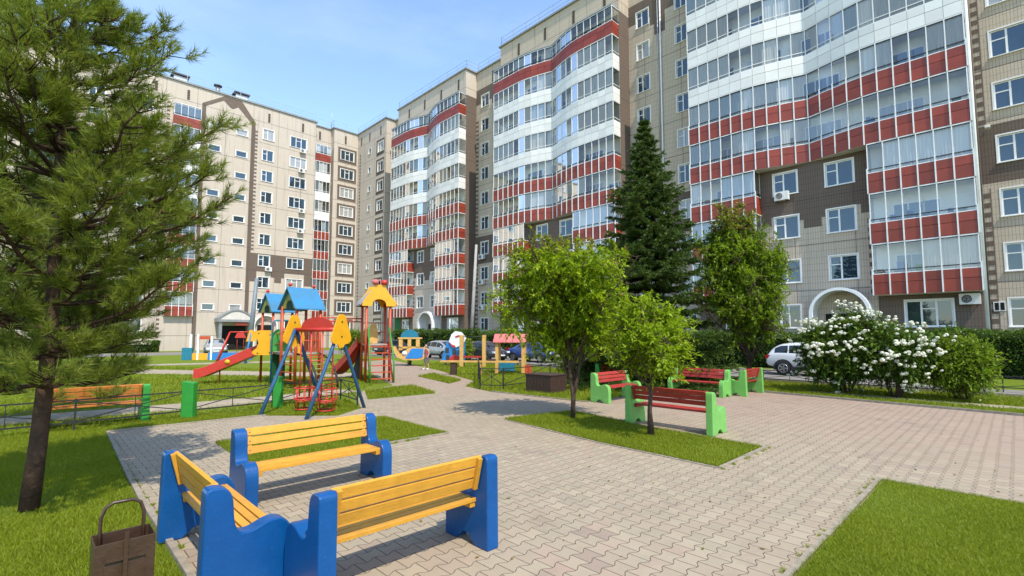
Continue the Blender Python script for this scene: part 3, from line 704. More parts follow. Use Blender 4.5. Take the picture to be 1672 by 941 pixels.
brL = [(20.1, 28.3, 10.4, 12.85), (20.1, 20.9, 9.0, 10.4), (22.75, 24.5, 9.7, 10.4), (23.2, 24.1, 9.0, 9.7), (27.2, 28.3, 8.8, 10.4), (19.6, 20.1, 0, 30.6), (13.8, 14.25, 0, 31.3)]
wall(m, 'L', LB, -4, 28.3, 0, 33.2, ht+hd+hst+hl, brL)
wall(m, 'F', 28.3, LB, LB+1.0, 0, 33.2); wall(m, 'F', -4, LB, LB+12, 0, 33.2)
L_.part(m, 'wall', [M_pale, M_brown, M_soffit])
for h in hA: L_.window('F', BLK, *h, 'double')
for h in hs: L_.window('F', BLK, *h, 'single')
for h in hB+ht: L_.window('L', LB, *h, 'triple')
for h in hd+hl: L_.window('L', LB, *h, 'double')
for h in hst: L_.window('L', LB, *h, 'single')
# gable-shaped brown band over the stair section
g = MB(); outp = [(13.8,31.3),(16.3,33.05),(18.3,33.05),(20.1,30.6)]; inn = [(14.25,31.1),(16.2,32.45),(16.95,31.75),(17.3,31.65),(17.9,32.1),(19.6,30.4)]
fnL = lambda a, z, t: (a, LB-t, z)
g.prism([(13.8,31.3),(16.3,33.05),(16.2,32.45),(14.25,31.1)], fnL, .004, .03); g.prism([(16.3,33.05),(17.3,33.05),(17.3,31.65),(16.95,31.75),(16.2,32.45)], fnL, .004, .03)
g.prism([(17.3,33.05),(18.3,33.05),(17.9,32.1),(17.3,31.65)], fnL, .004, .03); g.prism([(18.3,33.05),(20.1,30.6),(19.6,30.4),(17.9,32.1)], fnL, .004, .03)
L_.part(g, 'gable_band', M_brick)
L_.quoins('L', LB, 20.12, 13.2, 30, .32); L_.quoins('L', LB, 10.2, 1, 31, .3); L_.quoins('F', BLK, 69.6, 4, 30, .3)
for k in range(10, 1, -1):
    red = k in (10, 6, 5, 4, 3, 2)
    L_.balcony([(28.35, LB+1.0)] + [(28.4+.55*i, LB-.03) for i in range(5)] + [(30.65, LB+1.0)], k, red, top=None if k < 10 else 30.15, ori='L', cw=LB+1.0, curtain=.5, posts=red and k < 10, wins=[(29.0, 1.1, False)])
    L_.balcony([(10.85, LB-.02)] + [(10.85+.7*i, LB-.55) for i in range(5)] + [(13.65, LB-.02)], k, red, top=None if k < 10 else 30.3, ori='L', cw=LB, curtain=.5, posts=red and k < 10, wins=[(11.4, 1.5, False)])
for u, k in ((26.0, 10), (25.9, 9), (26.1, 7), (26.0, 6), (21.9, 4)): L_.ac('L', LB, u, zb(k)-.65)
L_.slots('L', LB, [2, 5.5, 9, 12.3, 21.8, 26.4, 32.9]); L_.slots('L', LB+1, [29.3]); L_.slots('F', BLK, [63.5, 66.8, 69.4])
r = MB(); r.box(-4.2, 28.5, LB-.18, LB+13, 33.2, 33.36, 1); r.box(-4.1, 28.4, LB-.12, LB+13, 33.36, 33.42)
r.box(28.5, 30.9, LB+.82, LB+13, 33.17, 33.33, 1); r.box(30.9, 37, LB-.18, LB+13, 33.2, 33.37, 1); r.box(BLK-.18, FB+13, 61.8, LB-.18, 33.2, 33.37, 1)
L_.part(r, 'roof', [M_roof, M_flash])
railing(L_, [(-4, LB+.1), (28.2, LB+.1)]); railing(L_, [(28.2, LB+1.1), (31, LB+1.1), (31, LB+.1), (BLK+.1, LB+.1), (BLK+.1, 62.1)])
for u in (11.6, 18.6):
    p = MB(); p.box(u-.7, u+.7, LB+1.2, LB+2.3, 33.42, 34.35); p.box(u-.95, u+.95, LB+.95, LB+2.55, 34.55, 34.7, 1)
    for x in (u-.6, u+.6): p.box(x-.05, x+.05, LB+1.3, LB+1.4, 34.35, 34.55, 1); p.box(x-.05, x+.05, LB+2.1, LB+2.2, 34.35, 34.55, 1)
    L_.part(p, 'roof_vent', [M_white, M_roof])
p = MB(); p.tube([(15.7, LB+1.2, 33.4), (15.7, LB+1.2, 34.5)], .25, 10); p.tube([(15.7, LB+1.2, 34.6), (15.7, LB+1.2, 34.75)], .5, 10, 1); L_.part(p, 'roof_vent', [M_flash, M_roof])
p = MB(); p.tube([(31.5, LB+2, 33.4), (31.5, LB+2, 37.2)], .035, 6); L_.part(p, 'antenna', M_metal)
# entrances of the left wing
p = MB(); n = 16
pr = [(16.2+4.2*i/n, 4.0+1.15*math.sin(math.pi*i/n)) for i in range(n+1)]
for i in range(n): p.prism([pr[i], pr[i+1], (pr[i+1][0], pr[i+1][1]-.16), (pr[i][0], pr[i][1]-.16)], fnL, .01, 1.9)
p.prism([(16.2, 3.85), (20.4, 3.85), (20.4, 3.55), (16.2, 3.55)], fnL, .01, 1.88, 0)
p.prism([(a, b-.165) for a, b in pr], fnL, 1.70, 1.78, 2); p.prism([(18.2, 3.54), (19.6, 3.54), (19.6, 3.1), (18.2, 3.1)], fnL, 1.6, 1.75, 1)
p.box(16.4, 16.7, LB-1.7, LB-1.4, 0, 3.54); p.box(19.9, 20.2, LB-1.7, LB-1.4, 0, 3.54)
o = L_.part(p, 'entrance_canopy', [M_flash, M_red, M_soffit]); p = MB(); p.prism([(17, .0), (19.8, .0), (19.8, 3.1), (17, 3.1)], fnL, .012, .05); p.build('entrance_door', M_dark, o)
arch(L_, 'L', LB, 22.2, 1.35, 3.1, .5)
# ------------------------------------------------------------------ benches
M_blue = mat('blue_gloss_paint', (.0006, .068, .235), .40, .35, .14, 5, bump=.25, bscale=35, coat=.12, chips=(30, .66, (.07,.14,.22), (1,1,1), .03, .6))
M_yel = mat('yellow_slat_paint', (.63, .30, .028), .46, .42, .18, 7, bump=.3, bscale=60, chips=(1, .52, (.36,.15,.03), (2.5,55,55), .25, .55))
M_grn = mat('green_bench_paint', (.16, .42, .09), .42, .45, .16, 5, bump=.25, bscale=35, chips=(30, .66, (.30,.36,.22), (1,1,1), .03, .6))
M_dgrn = mat('green_post_paint', (.025, .26, .03), .45, .45, .2, 5, bump=.25, bscale=35)
M_rslat = mat('red_slat_paint', (.38, .035, .025), .48, .42, .22, 7, bump=.3, bscale=60, chips=(1, .52, (.16,.03,.02), (2.5,55,55), .25, .6))
M_oslat = mat('orange_slat_paint', (.60, .20, .04), .5, .4, .25, 7)
M_bolt = mat('bolt_steel', (.25,.24,.23), .4, .5, .3, 30, metal=.7)
def bez(p0, p1, p2, p3, n=7):
    return [tuple((1-t)**3*np.array(p0)+3*(1-t)**2*t*np.array(p1)+3*(1-t)*t*t*np.array(p2)+t**3*np.array(p3)) for t in [i/n for i in range(1, n+1)]]
def panel_profile():
    P = [(0, 0), (.012, .80)]
    P += bez((.012,.80), (.012,.84), (.03,.855), (.06,.855), 4)
    P += bez((.06,.855), (.13,.855), (.185,.84), (.20,.74), 8)
    P += bez((.20,.74), (.215,.62), (.20,.49), (.30,.485), 9)
    P += bez((.30,.485), (.37,.48), (.42,.535), (.50,.535), 7)
    P += bez((.50,.535), (.58,.535), (.645,.48), (.65,.36), 8)
    P += [(.65, 0), (.47, 0)]
    P += bez((.47,0), (.44,.05), (.42,.03), (.40,.075), 5)
    P += bez((.40,.075), (.36,.10), (.31,.10), (.27,.075), 5)
    P += bez((.27,.075), (.25,.03), (.23,.05), (.20,0), 5)
    return P
PROF = panel_profile()
def bench_parts(e, Lb, mp, ms, slats=True):
    T = .14
    for x in (0, Lb-T):
        m = MB(); m.prism(PROF, lambda u, v, t: (t, u, v), x, x+T); m.build('side_panel', mp, e, bevel=.012)
    if not slats: return
    m = MB()
    for k in range(3):
        zc = .60 + k*.105; y = .165 - k*.024
        c = Vector((0, y, zc)); up = Vector((0, -.22, .975)); nn = Vector((0, .975, .22))
        v = []
        for x in (T-.01, Lb-T+.01):
            for a, b in ((-.017,-.044), (.017,-.044), (.017,.044), (-.017,.044)): v.append(c + nn*a + up*b + Vector((x, 0, 0)))
        m.add(v, [(0,3,2,1),(4,5,6,7),(0,1,5,4),(1,2,6,5),(2,3,7,6),(3,0,4,7)])
    for k in range(3):
        for x in (T+.035, Lb-T-.035):
            zc = .60 + k*.105; y = .165 - k*.024; m.tube([(x, y+.012, zc), (x, y+.024, zc+.003)], .009, 8, 1)
    b = m.build('backrest', [ms, M_bolt], e, bevel=.005)
    for x in (T+.035, Lb-T-.035):
        q = MB(); q.bar((x, .16, .545), (x, .083, .875-.03), .06, .045, 0, up=(1,0,0)); q.build('batten', ms, e, bevel=.004)
    m = MB()
    for k in range(5): m.box(T-.01, Lb-T+.01, .17+k*.082, .17+k*.082+.068, .415, .45)
    for k in range(5):
        for x in (T+.03, Lb-T-.03): m.tube([(x, .204+k*.082, .447), (x, .204+k*.082, .454)], .009, 8, 1)
    m.build('seat', [ms, M_bolt], e, bevel=.005)
    for x in (T+.03, Lb-T-.03):
        q = MB(); q.box(x-.03, x+.03, .18, .57, .365, .4145); q.build('bracket', ms, e, bevel=.004)
def bench(name, label, a, b, rot, Lb, mp, ms, group, slats=True):
    e = thing_ab(name, label, 'bench', a, b, 0, rot, group); bench_parts(e, Lb, mp, ms, slats); return e
H = math.pi
for q in (M_yel, M_rslat, M_oslat): island_var(q)
bench('park_bench', 'blue and yellow bench seen from behind at the front, its back to the viewer', 1.51, 3.50, 0, 1.72, M_blue, M_yel, 'blue and yellow benches')
bench('park_bench', 'blue and yellow bench facing the viewer in front of the grass rectangle', 3.61, 6.72, H, 1.84, M_blue, M_yel, 'blue and yellow benches')
bench('park_bench', 'blue and yellow bench seen end-on beside the brown litter bin', .95, 5.95, -H/2, 1.74, M_blue, M_yel, 'blue and yellow benches')
bench('park_bench', 'green bench with dark red slats seen from behind by the smaller light green tree', 9.62, 6.25, -H/2, 2.0, M_grn, M_rslat, 'green and red benches')
bench('park_bench', 'green bench with light red slats just right of the slatted planter', 13.75, 8.95, H, 1.8, M_grn, M_rslat, 'green and red benches')
bench('park_bench', 'green bench with red slats facing left toward the paved square', 16.3, 6.55, H/2, 1.9, M_grn, M_rslat, 'green and red benches')
bench('park_bench', 'farthest green bench with red slats beside the thin tree trunk, partly hidden', 16.45, 6.15, 0, 1.6, M_grn, M_rslat, 'green and red benches')
bench('park_bench', 'green bench with orange slats standing behind the low fence under the pine', .15, 14.05, 0, 1.85, M_dgrn, M_oslat, 'green benches')
bench('park_bench', 'plain green bench half hidden behind the light green trees near the driveway', 17.6, 11.6, H, 1.8, M_dgrn, M_oslat, 'green benches')
def post_thing(label, a, b, w, d):
    m = MB(); m.prism([(0,0),(w,0),(w,.83),(0,.87)], lambda u, v, t: (u, t, v), 0, d)
    o = m.build('green_post', M_dgrn, None, bevel=.012); put_ab(o, a, b, 0, -.75); tag(o, label, 'post', 'green posts behind the low fence')
post_thing('wide green post behind the low fence below the foot of the red slide', 2.6, 14.05, .28, .18)
post_thing('narrow green post behind the low fence under the blue swing leg', 4.75, 14.25, .22, .16)

# ------------------------------------------------------------------ litter bin
M_bin = mat('bin_brown_metal', (.058, .030, .017), .38, .5, .3, 9, bump=.2, bscale=50)
e = thing_ab('litter_bin', 'tall brown metal litter bin with hoop handle on the grass', 'litter bin', .47, 4.0, 0, 0)
m = MB(); w_, d_, z0, z1 = .15, .115, .12, .74; t = .006
m.box(-w_, w_, -d_, -d_+t, z0, z1); m.box(-w_, w_, d_-t, d_, z0, z1); m.box(-w_, -w_+t, -d_+t, d_-t, z0, z1); m.box(w_-t, w_, -d_+t, d_-t, z0, z1); m.box(-w_, w_, -d_, d_, z0-.006, z0-.001)
m.box(-w_+.05, w_-.05, -d_-.004, -d_-.0005, z0+.06, z1-.13, 0)
m.build('body', M_bin, e, bevel=.002)
m = MB(); m.tube([(-.11,d_-.03,0), (-.11,d_-.03,.84), (-.09,d_-.03,.90), (-.05,d_-.03,.925), (.05,d_-.03,.925), (.09,d_-.03,.90), (.11,d_-.03,.84), (.11,d_-.03,0)], .0105, 10); m.build('handle', M_bin, e)
m = MB(); m.bar((0,-d_-.016,z0), (0,-d_-.016,z1+.05), .022, .012, 0, up=(0,1,0)); m.build('upright', M_bin, e)
m = MB(); m.bar((-.10,-d_-.012,.64), (.10,-d_-.012,.64), .012, .018); m.build('crossbar', M_bin, e)

# ------------------------------------------------------------------ slatted planter
M_wood = mat('dark_brown_wood', (.060, .032, .022), .6, .35, .45, 12, bump=.3, bscale=60)
e = thing_ab('planter_box', 'low dark brown slatted wooden box on the grass by the path', 'planter', 12.55, 11.05, 0, 0)
m = MB()
def slatwall(x0, y0, x1, y1, n):
    p, q = Vector((x0, y0)), Vector((x1, y1)); d = (q-p)/n
    for i in range(n):
        a = p+d*(i+.06); b = p+d*(i+.94); h = .56+random.uniform(-.008, .008); m.bar((a.x,a.y,h/2+.02), (b.x,b.y,h/2+.02), .025, h)
slatwall(0,0,0,1.15,11); slatwall(0,0,.85,0,8); slatwall(.85,0,.85,1.15,11); slatwall(0,1.15,.85,1.15,8)
m.build('slats', M_wood, e)
m = MB(); m.box(-.03,.88,-.03,1.18,.585,.62); m.box(.08,.77,.08,1.07,.55,.584,0); m.build('top', M_wood, e, bevel=.006)

# ------------------------------------------------------------------ low metal fences
M_iron = mat('black_iron', (.018, .018, .019), .5, .5, .3, 20)
def fence(label, pts, h=.62, zb_=.12, gap=1.05, thick=.028, x=True):
    a0, b0 = pts[0]; e = thing_ab('low_fence', label, 'fence', a0, b0)
    for i in range(len(pts)-1):
        p = Vector(pts[i])-Vector((a0,b0)); q = Vector(pts[i+1])-Vector((a0,b0)); L = (q-p).length; n = max(1, round(L/(gap*2)))
        m = MB()
        m.bar((p.x,p.y,h), (q.x,q.y,h), thick, thick); m.bar((p.x,p.y,zb_+.04), (q.x,q.y,zb_+.04), thick, thick)
        for j in range(n):
            s0 = p+(q-p)*j/n; s1 = p+(q-p)*(j+1)/n; md = (s0+s1)/2
            if x: m.bar((s0.x,s0.y,h-.02), (s1.x,s1.y,zb_+.06), .02, .02); m.bar((s0.x,s0.y,zb_+.06), (s1.x,s1.y,h-.02), .02, .02); m.bar((md.x,md.y,zb_+.05), (md.x,md.y,h), .016, .016)
        m.build('rail', M_iron, e)
        for j in range(n+1 if i == len(pts)-2 else n):
            c = p+(q-p)*j/n; m = MB(); m.box(c.x-.017, c.x+.017, c.y-.017, c.y+.017, 0, h+.03); m.build('post', M_iron, e)
fence('long low black fence with crossed bars behind the swing and the pine', [(-7.5,13.75),(.7,13.85),(6.8,14.5),(6.62,13.05)])
fence('low black fence with crossed bars beside the slatted planter', [(15.6,18.4),(11.75,13.75),(12.2,13.0),(15.2,13.4),(17.8,12.9),(21.8,12.6)], h=.75)
fence('low black fence along the driveway at the right', [(24.2,-9),(24.2,2.8)], h=.55, gap=1.2)
fence('low black fence between the thin tree and the flowering bushes', [(21.9,1.5),(22.0,9.5)], h=.5, gap=.9)
fence('low dark fence along the driveway behind the seesaw', [(21.9,10),(21.9,30)], h=.7)

# ------------------------------------------------------------------ playground
M_sred = mat('red_play_paint', (.52, .035, .022), .36, .5, .15, 5); M_ored = mat('orange_red_post_paint', (.50, .075, .022), .42, .45, .25, 7)
M_syel = mat('yellow_play_paint', (.75, .36, .012), .36, .5, .10, 4); M_steal = mat('teal_pole_paint', (.012, .17, .25), .4, .5, .2, 6)
M_sblue = mat('blue_play_paint', (.02, .20, .52), .4, .5, .2, 5); M_lblue = mat('light_blue_roof', (.03, .21, .42), .5, .4, .22, 3, col2=(.06, .17, .27))
M_sgrn = mat('green_play_paint', (.06, .27, .04), .4, .5, .15, 5); M_olive = mat('olive_gable_paint', (.25, .25, .06), .5, .4, .2, 5); M_dkgreen = mat('dark_green_panel', (.008, .075, .03), .5, .4, .2, 5)
M_ply = mat('weathered_ply', (.42, .36, .30), .7, .2, .25, 5); M_navy = mat('navy_swing_pole', (.018, .085, .19), .38, .5, .2, 6)
M_pink = mat('faded_pink_roof', (.55, .15, .14), .6, .3, .2, 4); M_tan = mat('yellow_post_paint', (.62, .36, .10), .55, .4, .25, 6); M_black = mat('black_rubber', (.012, .012, .013), .55, .4)
M_grey = mat('grey_roof_sheet', (.33, .32, .31), .6, .3, .2, 3)

def V3(x, y, z): return Vector((x, y, z))
# swing
PF1, PF2, PF3 = V3(-4.03,13.55,0), V3(-4.85,11.72,0), V3(-6.20,12.24,0); PF4 = PF3+PF1-PF2
B1 = (PF1+PF2)/2+V3(0,0,2.12); B2 = (PF3+PF4)/2+V3(0,0,2.12)
e = thing('swing_set', 'swing with blue splayed legs, yellow end plates and red cage seats', 'swing', ((B1+B2)/2).xy.to_3d()); OO = -e.location
def bw(m, n, mt, par, bevel=0): return m.build(n, mt, par, OO if par is e else (0,0,0), bevel)
for B, fs in ((B1, (PF1, PF2)), (B2, (PF3, PF4))):
    for f in fs:
        m = MB(); dr = (f-B); top = B + dr*.02 + V3(0,0,.06); m.tube([top, B+dr*.25, B+dr*.6, f], .045, 10); bw(m, 'leg', M_navy, e)
    ax = (B1-B2).normalized(); sd_ = (fs[0]-fs[1]); sd_.z = 0; sd_.normalize(); off = ax*.06*(1 if B is B1 else -1)
    plate = [(-.12,.28),(-.06,.34),(.06,.34),(.12,.28),(.30,-.16),(.30,-.26),(.20,-.32),(.11,-.33),(.06,-.40),(-.06,-.40),(-.11,-.33),(-.20,-.32),(-.30,-.26),(-.30,-.16)]
    m = MB(); m.prism(plate, lambda u, v, t: B + sd_*u*1.15 + V3(0,0,v*1.15) + off + ax*t, -.015, .015); pl = bw(m, 'end_plate', M_syel, e)
    m = MB()
    for v in (.2, -.18): m.tube([B+V3(0,0,v)+off-ax*.03, B+V3(0,0,v)+off+ax*.03], .022, 8)
    b_ = m.build('bolt', M_black, pl)
m = MB(); m.tube([B1, B2], .055, 12); bw(m, 'beam', M_sred, e)
ax = (B2-B1).normalized(); sd_ = V3(-ax.y, ax.x, 0); mid = (B1+B2)/2
m = MB(); n = 14
m.prism([(.52*math.cos(i*math.pi/n), .30*math.sin(i*math.pi/n)**.8) for i in range(n+1)], lambda u, v, t: mid+ax*u+V3(0,0,v+.03)+sd_*t, -.02, .02); bw(m, 'dome_panel', M_sred, e)
for s_ in (-1, 1):
    c = mid + ax*.36*s_
    m = MB()
    for q in (-.17, .17):
        m.tube([c+ax*q+sd_*.0+V3(0,0,0), c+ax*q+V3(0,0,-1.75)], .02, 8)
    bw(m, 'hanger', M_sred, e)
    m = MB()
    for z, w_ in ((-1.52, .27), (-1.80, .27), (-2.06, .22)):
        lp = [c+ax*math.cos(t)*w_*.85+sd_*math.sin(t)*w_+V3(0,0,z) for t in np.linspace(0, 2*math.pi, 17)]; m.tube(lp, .016, 7)
    for t in np.linspace(0, 2*math.pi, 9)[:-1]: m.tube([c+ax*math.cos(t)*.23+sd_*math.sin(t)*.27+V3(0,0,-1.52), c+ax*math.cos(t)*.23+sd_*math.sin(t)*.27+V3(0,0,-1.8), c+ax*math.cos(t)*.187+sd_*math.sin(t)*.22+V3(0,0,-2.06)], .012, 6)
    bs = bw(m, 'cage', M_sred, e)
    m = MB(); m.prism([(math.cos(t)*.19, math.sin(t)*.2) for t in np.linspace(0, 2*math.pi, 13)[:-1]], lambda u, v, t: c+ax*u+sd_*v+V3(0,0,t), -1.87, -1.84); bw(m, 'seat', M_ored, e)

# towers
def tower_frame(e, half, zp, ztop, mpost=M_ored, r=.055):
    for sx in (-1, 1):
        for sy in (-1, 1):
            m = MB(); m.tube([(sx*half, sy*half, 0), (sx*half, sy*half, ztop)], r, 10); m.build('post', mpost, e)
    m = MB(); m.box(-half, half, -half, half, zp-.05, zp); m.build('platform', M_ply, e)
def gable_roof(e, half, z0, rise, ov, msheet, mgable, along_x=True, arch_r=.28, msheet2=None):
    """ridge along x; arched gable boards at both ends"""
    h = half+ov
    for sgn in (-1, 1):
        m = MB(); m.prism([(0, z0+rise), (sgn*h, z0-.12), (sgn*h, z0-.16), (0, z0+rise-.05)], lambda u, v, t: (t, u, v), -h, h); m.build('roof_sheet', msheet if sgn < 0 or msheet2 is None else msheet2, e)
    for x in (-half, half):
        n = 10
        arc = [(arch_r*math.cos(i*math.pi/n), z0-.10+arch_r*1.1*math.sin(i*math.pi/n)) for i in range(n+1)]
        for i in range(n):
            (u0, v0), (u1, v1) = arc[i], arc[i+1]
            top = lambda u: z0-.06+(rise-.04)*(1-abs(u)/h)
            m = MB() if i == 0 else m
            m.prism([(u0, v0), (u1, v1), (u1, top(u1)), (u0, top(u0))], lambda u, v, t: (x+t, u, v), -.02, .02)
        for sg in (-1, 1):
            m.prism([(sg*arch_r, z0-.10), (sg*(h-.04), z0-.15), (sg*(h-.04), z0-.13), (sg*arch_r, top(arch_r))], lambda u, v, t: (x+t, u, v), -.02, .02)
        m.build('gable', mgable, e)
        m = MB(); m.ball((x, 0, z0+rise+.09), .075, 10, 7); m.build('finial', M_sred, e)
ANG = .95
tw = thing('play_tower', 'play tower with two light blue roofs, red slide and yellow side panel', 'play tower', (-8.27, 19.25, 0), ANG)
tower_frame(tw, .5, 1.25, 3.1); gable_roof(tw, .5, 3.1, .72, .14, M_lblue, M_olive)
Mi = Matrix.Rotation(-ANG, 4, 'Z')
def loc(x, y, z=0):
    v = Mi @ Vector((x+8.27, y-19.25, 0)); return Vector((v.x, v.y, z))
# second small tower at the back left
c2 = loc(-10.05, 21.0)
for sx in (-1, 1):
    for sy in (-1, 1):
        m = MB(); m.tube([(c2.x+sx*.42, c2.y+sy*.42, 0), (c2.x+sx*.42, c2.y+sy*.42, 3.05)], .05, 10); m.build('post', M_ored, tw)
m = MB(); m.box(c2.x-.45, c2.x+.45, c2.y-.45, c2.y+.45, 1.2, 1.26); m.build('platform', M_ply, tw)
h = .56; z0 = 3.05
for sgn in (-1, 1):
    m = MB(); m.prism([(0, z0+.68), (sgn*h, z0-.1), (sgn*h, z0-.14), (0, z0+.63)], lambda u, v, t: (c2.x+t, c2.y+u, v), -h, h); m.build('roof_sheet', M_lblue, tw)
for x in (-.46, .46):
    m = MB(); m.prism([(-.52, z0-.14), (-.25, z0-.14), (-.2, z0+.1), (0, z0+.2), (.2, z0+.1), (.25, z0-.14), (.52, z0-.14), (0, z0+.6)], lambda u, v, t: (c2.x+x+t, c2.y+u, v), -.02, .02); m.build('gable', M_olive, tw)
    m = MB(); m.ball((c2.x+x, c2.y, z0+.76), .07, 10, 7); m.build('finial', M_sred, tw)
# slide: trough swept along a curve
s0, s1 = loc(-10.35, 20.55, 1.30), loc(-12.85, 20.2, .22)
path = []
for i in range(13):
    t = i/12; p = s0.lerp(s1, t); z = 1.32 - 1.10*(t*1.02 if t < .85 else (.867+.133*(1-(1-(t-.85)/.15)**2)*.55/1)) ; p.z = max(.22, z); path.append(p)
dv = (s1-s0); dv.z = 0; dv.normalize(); nv = Vector((-dv.y, dv.x, 0))
prof = [(-.36,.30),(-.31,.32),(-.28,.05),(.28,.05),(.31,.32),(.36,.30),(.36,-.06),(-.36,-.06)]
m = MB(); vs = []; fs = []
for p in path: vs += [p+nv*u+V3(0,0,v) for u, v in prof]
n = len(prof)
for i in range(len(path)-1): fs += [(i*n+k, i*n+(k+1) % n, (i+1)*n+(k+1) % n, (i+1)*n+k) for k in range(n)]
fs += [tuple(range(n)), tuple(range((len(path)-1)*n, len(path)*n))]
m.add(vs, fs); sl_ = m.build('slide', M_sred, tw)
pm_ = path[6]; sgn = -1 if (Mi.inverted() @ nv).y > 0 else 1
m = MB(); m.tube([pm_+nv*.36*sgn+V3(0,0,.12), pm_+nv*.385*sgn+V3(0,0,.12)], .10, 16); m.build('badge', M_syel, sl_)
m = MB(); m.tube([path[8]+V3(0,0,-.05), (path[8].x, path[8].y, 0)], .03, 8); m.build('prop', M_ored, sl_)
# yellow panel beside the slide mouth
pc = loc(-10.12, 19.9, 1.66)
XW = Mi.to_3x3() @ Vector((.98,.18,0)); YW = Mi.to_3x3() @ Vector((-.18,.98,0))
yp = [(-.05,.50),(.30,.50),(.36,.45),(.36,-.45),(.30,-.50),(-.20,-.50),(-.30,-.42),(-.28,-.34),(-.16,-.22),(-.10,-.02),(-.14,.12),(-.24,.18),(-.34,.28),(-.34,.38),(-.25,.46)]
m = MB(); m.prism(yp, lambda u, v, t: pc + XW*u*1.2 + YW*t + V3(0,0,v), -.02, .02); p_ = m.build('side_panel', M_syel, tw)
m = MB()
for u, v in ((.26,.32),(.26,-.4),(-.1,.38),(-.12,-.42)): m.tube([pc+XW*u*1.2-YW*.021+V3(0,0,v), pc+XW*u*1.2-YW*.034+V3(0,0,v)], .025, 8)
m.build('bolt', M_rail, p_)
pg = loc(-9.45, 20.0, 1.3)
m = MB(); m.prism([(-.30,0),(.38,0),(.38,.45),(.30,.72),(.1,.9),(-.12,.9),(-.30,.72)], lambda u, v, t: pg+XW*u+YW*t+V3(0,0,v), -.02, .02); m.build('arched_panel', M_sgrn, tw)
pd = loc(-9.75, 20.3)
m = MB(); m.box(pd.x-.12, pd.x+.42, pd.y-.03, pd.y+.03, .08, 1.2); m.build('climbing_panel', M_dkgreen, tw)
pp = loc(-9.55, 19.55)
m = MB(); m.tube([(pp.x,pp.y,0), (pp.x,pp.y,2.45), (pp.x+.1,pp.y,2.55), (pp.x+.9,pp.y-.1,2.55)], .035, 8); m.build('fire_pole', M_steal, tw)
q0, q1 = loc(-9.6, 20.6, 1.2), loc(-8.65, 19.6, 1.22)
m = MB(); m.bar(q0, q1, .7, .05); m.build('bridge', M_ply, tw)
for o_ in (-.4, .4):
    m = MB(); d_ = (q1-q0).normalized(); nn = Vector((-d_.y, d_.x, 0)); m.tube([q0+nn*o_+V3(0,0,.5), q0.lerp(q1,.5)+nn*o_+V3(0,0,.38), q1+nn*o_+V3(0,0,.5)], .025, 7); m.tube([q0+nn*o_+V3(0,0,.9), q0.lerp(q1,.5)+nn*o_+V3(0,0,.78), q1+nn*o_+V3(0,0,.9)], .025, 7); m.build('bridge_rail', M_ored, tw)
# vertical orange bars, curved red panel and small yellow panel on the right side of the tower
m = MB()
for y in (-.35, -.1, .15, .4): m.box(.47, .53, y-.07, y+.07, 1.3, 2.2)
m.build('barrier_boards', M_ored, tw)
m = MB(); m.box(-.42, -.2, -.53, -.49, 1.28, 1.75); m.build('low_panel', M_syel, tw)
m = MB()
for z in (1.75, 2.2): m.tube([(-.5,-.5,z), (.5,-.5,z)], .025, 7); m.tube([(-.5,.5,z), (.5,.5,z)], .025, 7)
m.build('guard_rail', M_ored, tw)
# arched climbing ladder on the near right
for y in (-.42, .42):
    m = MB(); pts = [(y, -.5-1.35*math.sin(t)*1.0, 1.25*math.cos(t)) for t in np.linspace(0, math.pi/2, 10)]; m.tube(pts, .04, 8); m.build('ladder_stringer', M_black, tw)
for t in np.linspace(.12, 1.45, 9):
    m = MB(); m.tube([(-.42, -.5-1.35*math.sin(t), 1.25*math.cos(t)), (.42, -.5-1.35*math.sin(t), 1.25*math.cos(t))], .022, 7); m.build('rung', M_olive if int(t*10) % 2 else M_ored, tw)
# ladder of rungs on the near left face
for z in np.linspace(.25, 1.15, 4):
    m = MB(); m.tube([(-.5,-.5,z), (-.5,.5,z)], .022, 7); m.build('rung', M_ored, tw)

A3 = .47
t3 = thing('play_tower', 'play tower with yellow roof, two red balls and a green-sided ladder', 'play tower', (-5.95, 21.45, 0), A3)
tower_frame(t3, .5, 1.58, 3.35); 
for sgn in (-1, 1):
    m = MB(); m.prism([(0, 4.12), (sgn*.62, 3.42), (sgn*.70, 3.28), (sgn*.70, 3.22), (sgn*.60, 3.36), (0, 4.06)], lambda u, v, t: (u*1.12, t, v), -.6, .6); m.build('roof_sheet', M_grey if sgn < 0 else M_syel, t3)
for y in (-.6, .6):
    n = 10; m = MB()
    outl = [(-.72,3.22),(-.66,3.42),(-.34,3.86),(-.22,4.12),(.22,4.12),(.34,3.86),(.66,3.42),(.72,3.22),(.52,3.22)] + [(.42*math.cos(i*math.pi/n), 3.28+.34*math.sin(i*math.pi/n)) for i in range(n+1)] + [(-.52,3.22)]
    def tp_(u): 
        a = abs(u); return 4.12 if a < .22 else (4.12-(a-.22)/.12*.26 if a < .34 else (3.86-(a-.34)/.32*.44 if a < .66 else 3.42-(a-.66)/.06*.2))
    us = sorted(set([-.72,-.66,-.5,-.34,-.22,.22,.34,.5,.66,.72]+[.30*math.cos(i*math.pi/n) for i in range(n+1)]))
    def bt_(u): return 3.2 if abs(u) >= .30 else 3.26+.24*math.sqrt(max(0, 1-(u/.30)**2))
    for i in range(len(us)-1):
        a, b = us[i], us[i+1]; m.prism([(a, bt_(a+1e-6)), (b, bt_(b-1e-6)), (b, tp_(b)), (a, tp_(a))], lambda u, v, t: (u, y+t, v), -.02, .02)
    m.build('gable', M_syel, t3)
for y in (-.6,):
    for u in (-.17, .2):
        m = MB(); m.ball((u, y, 4.22), .15, 14, 9, sc=(1,1,.85)); m.build('finial', M_pink if u < 0 else M_sred, t3)
m = MB()
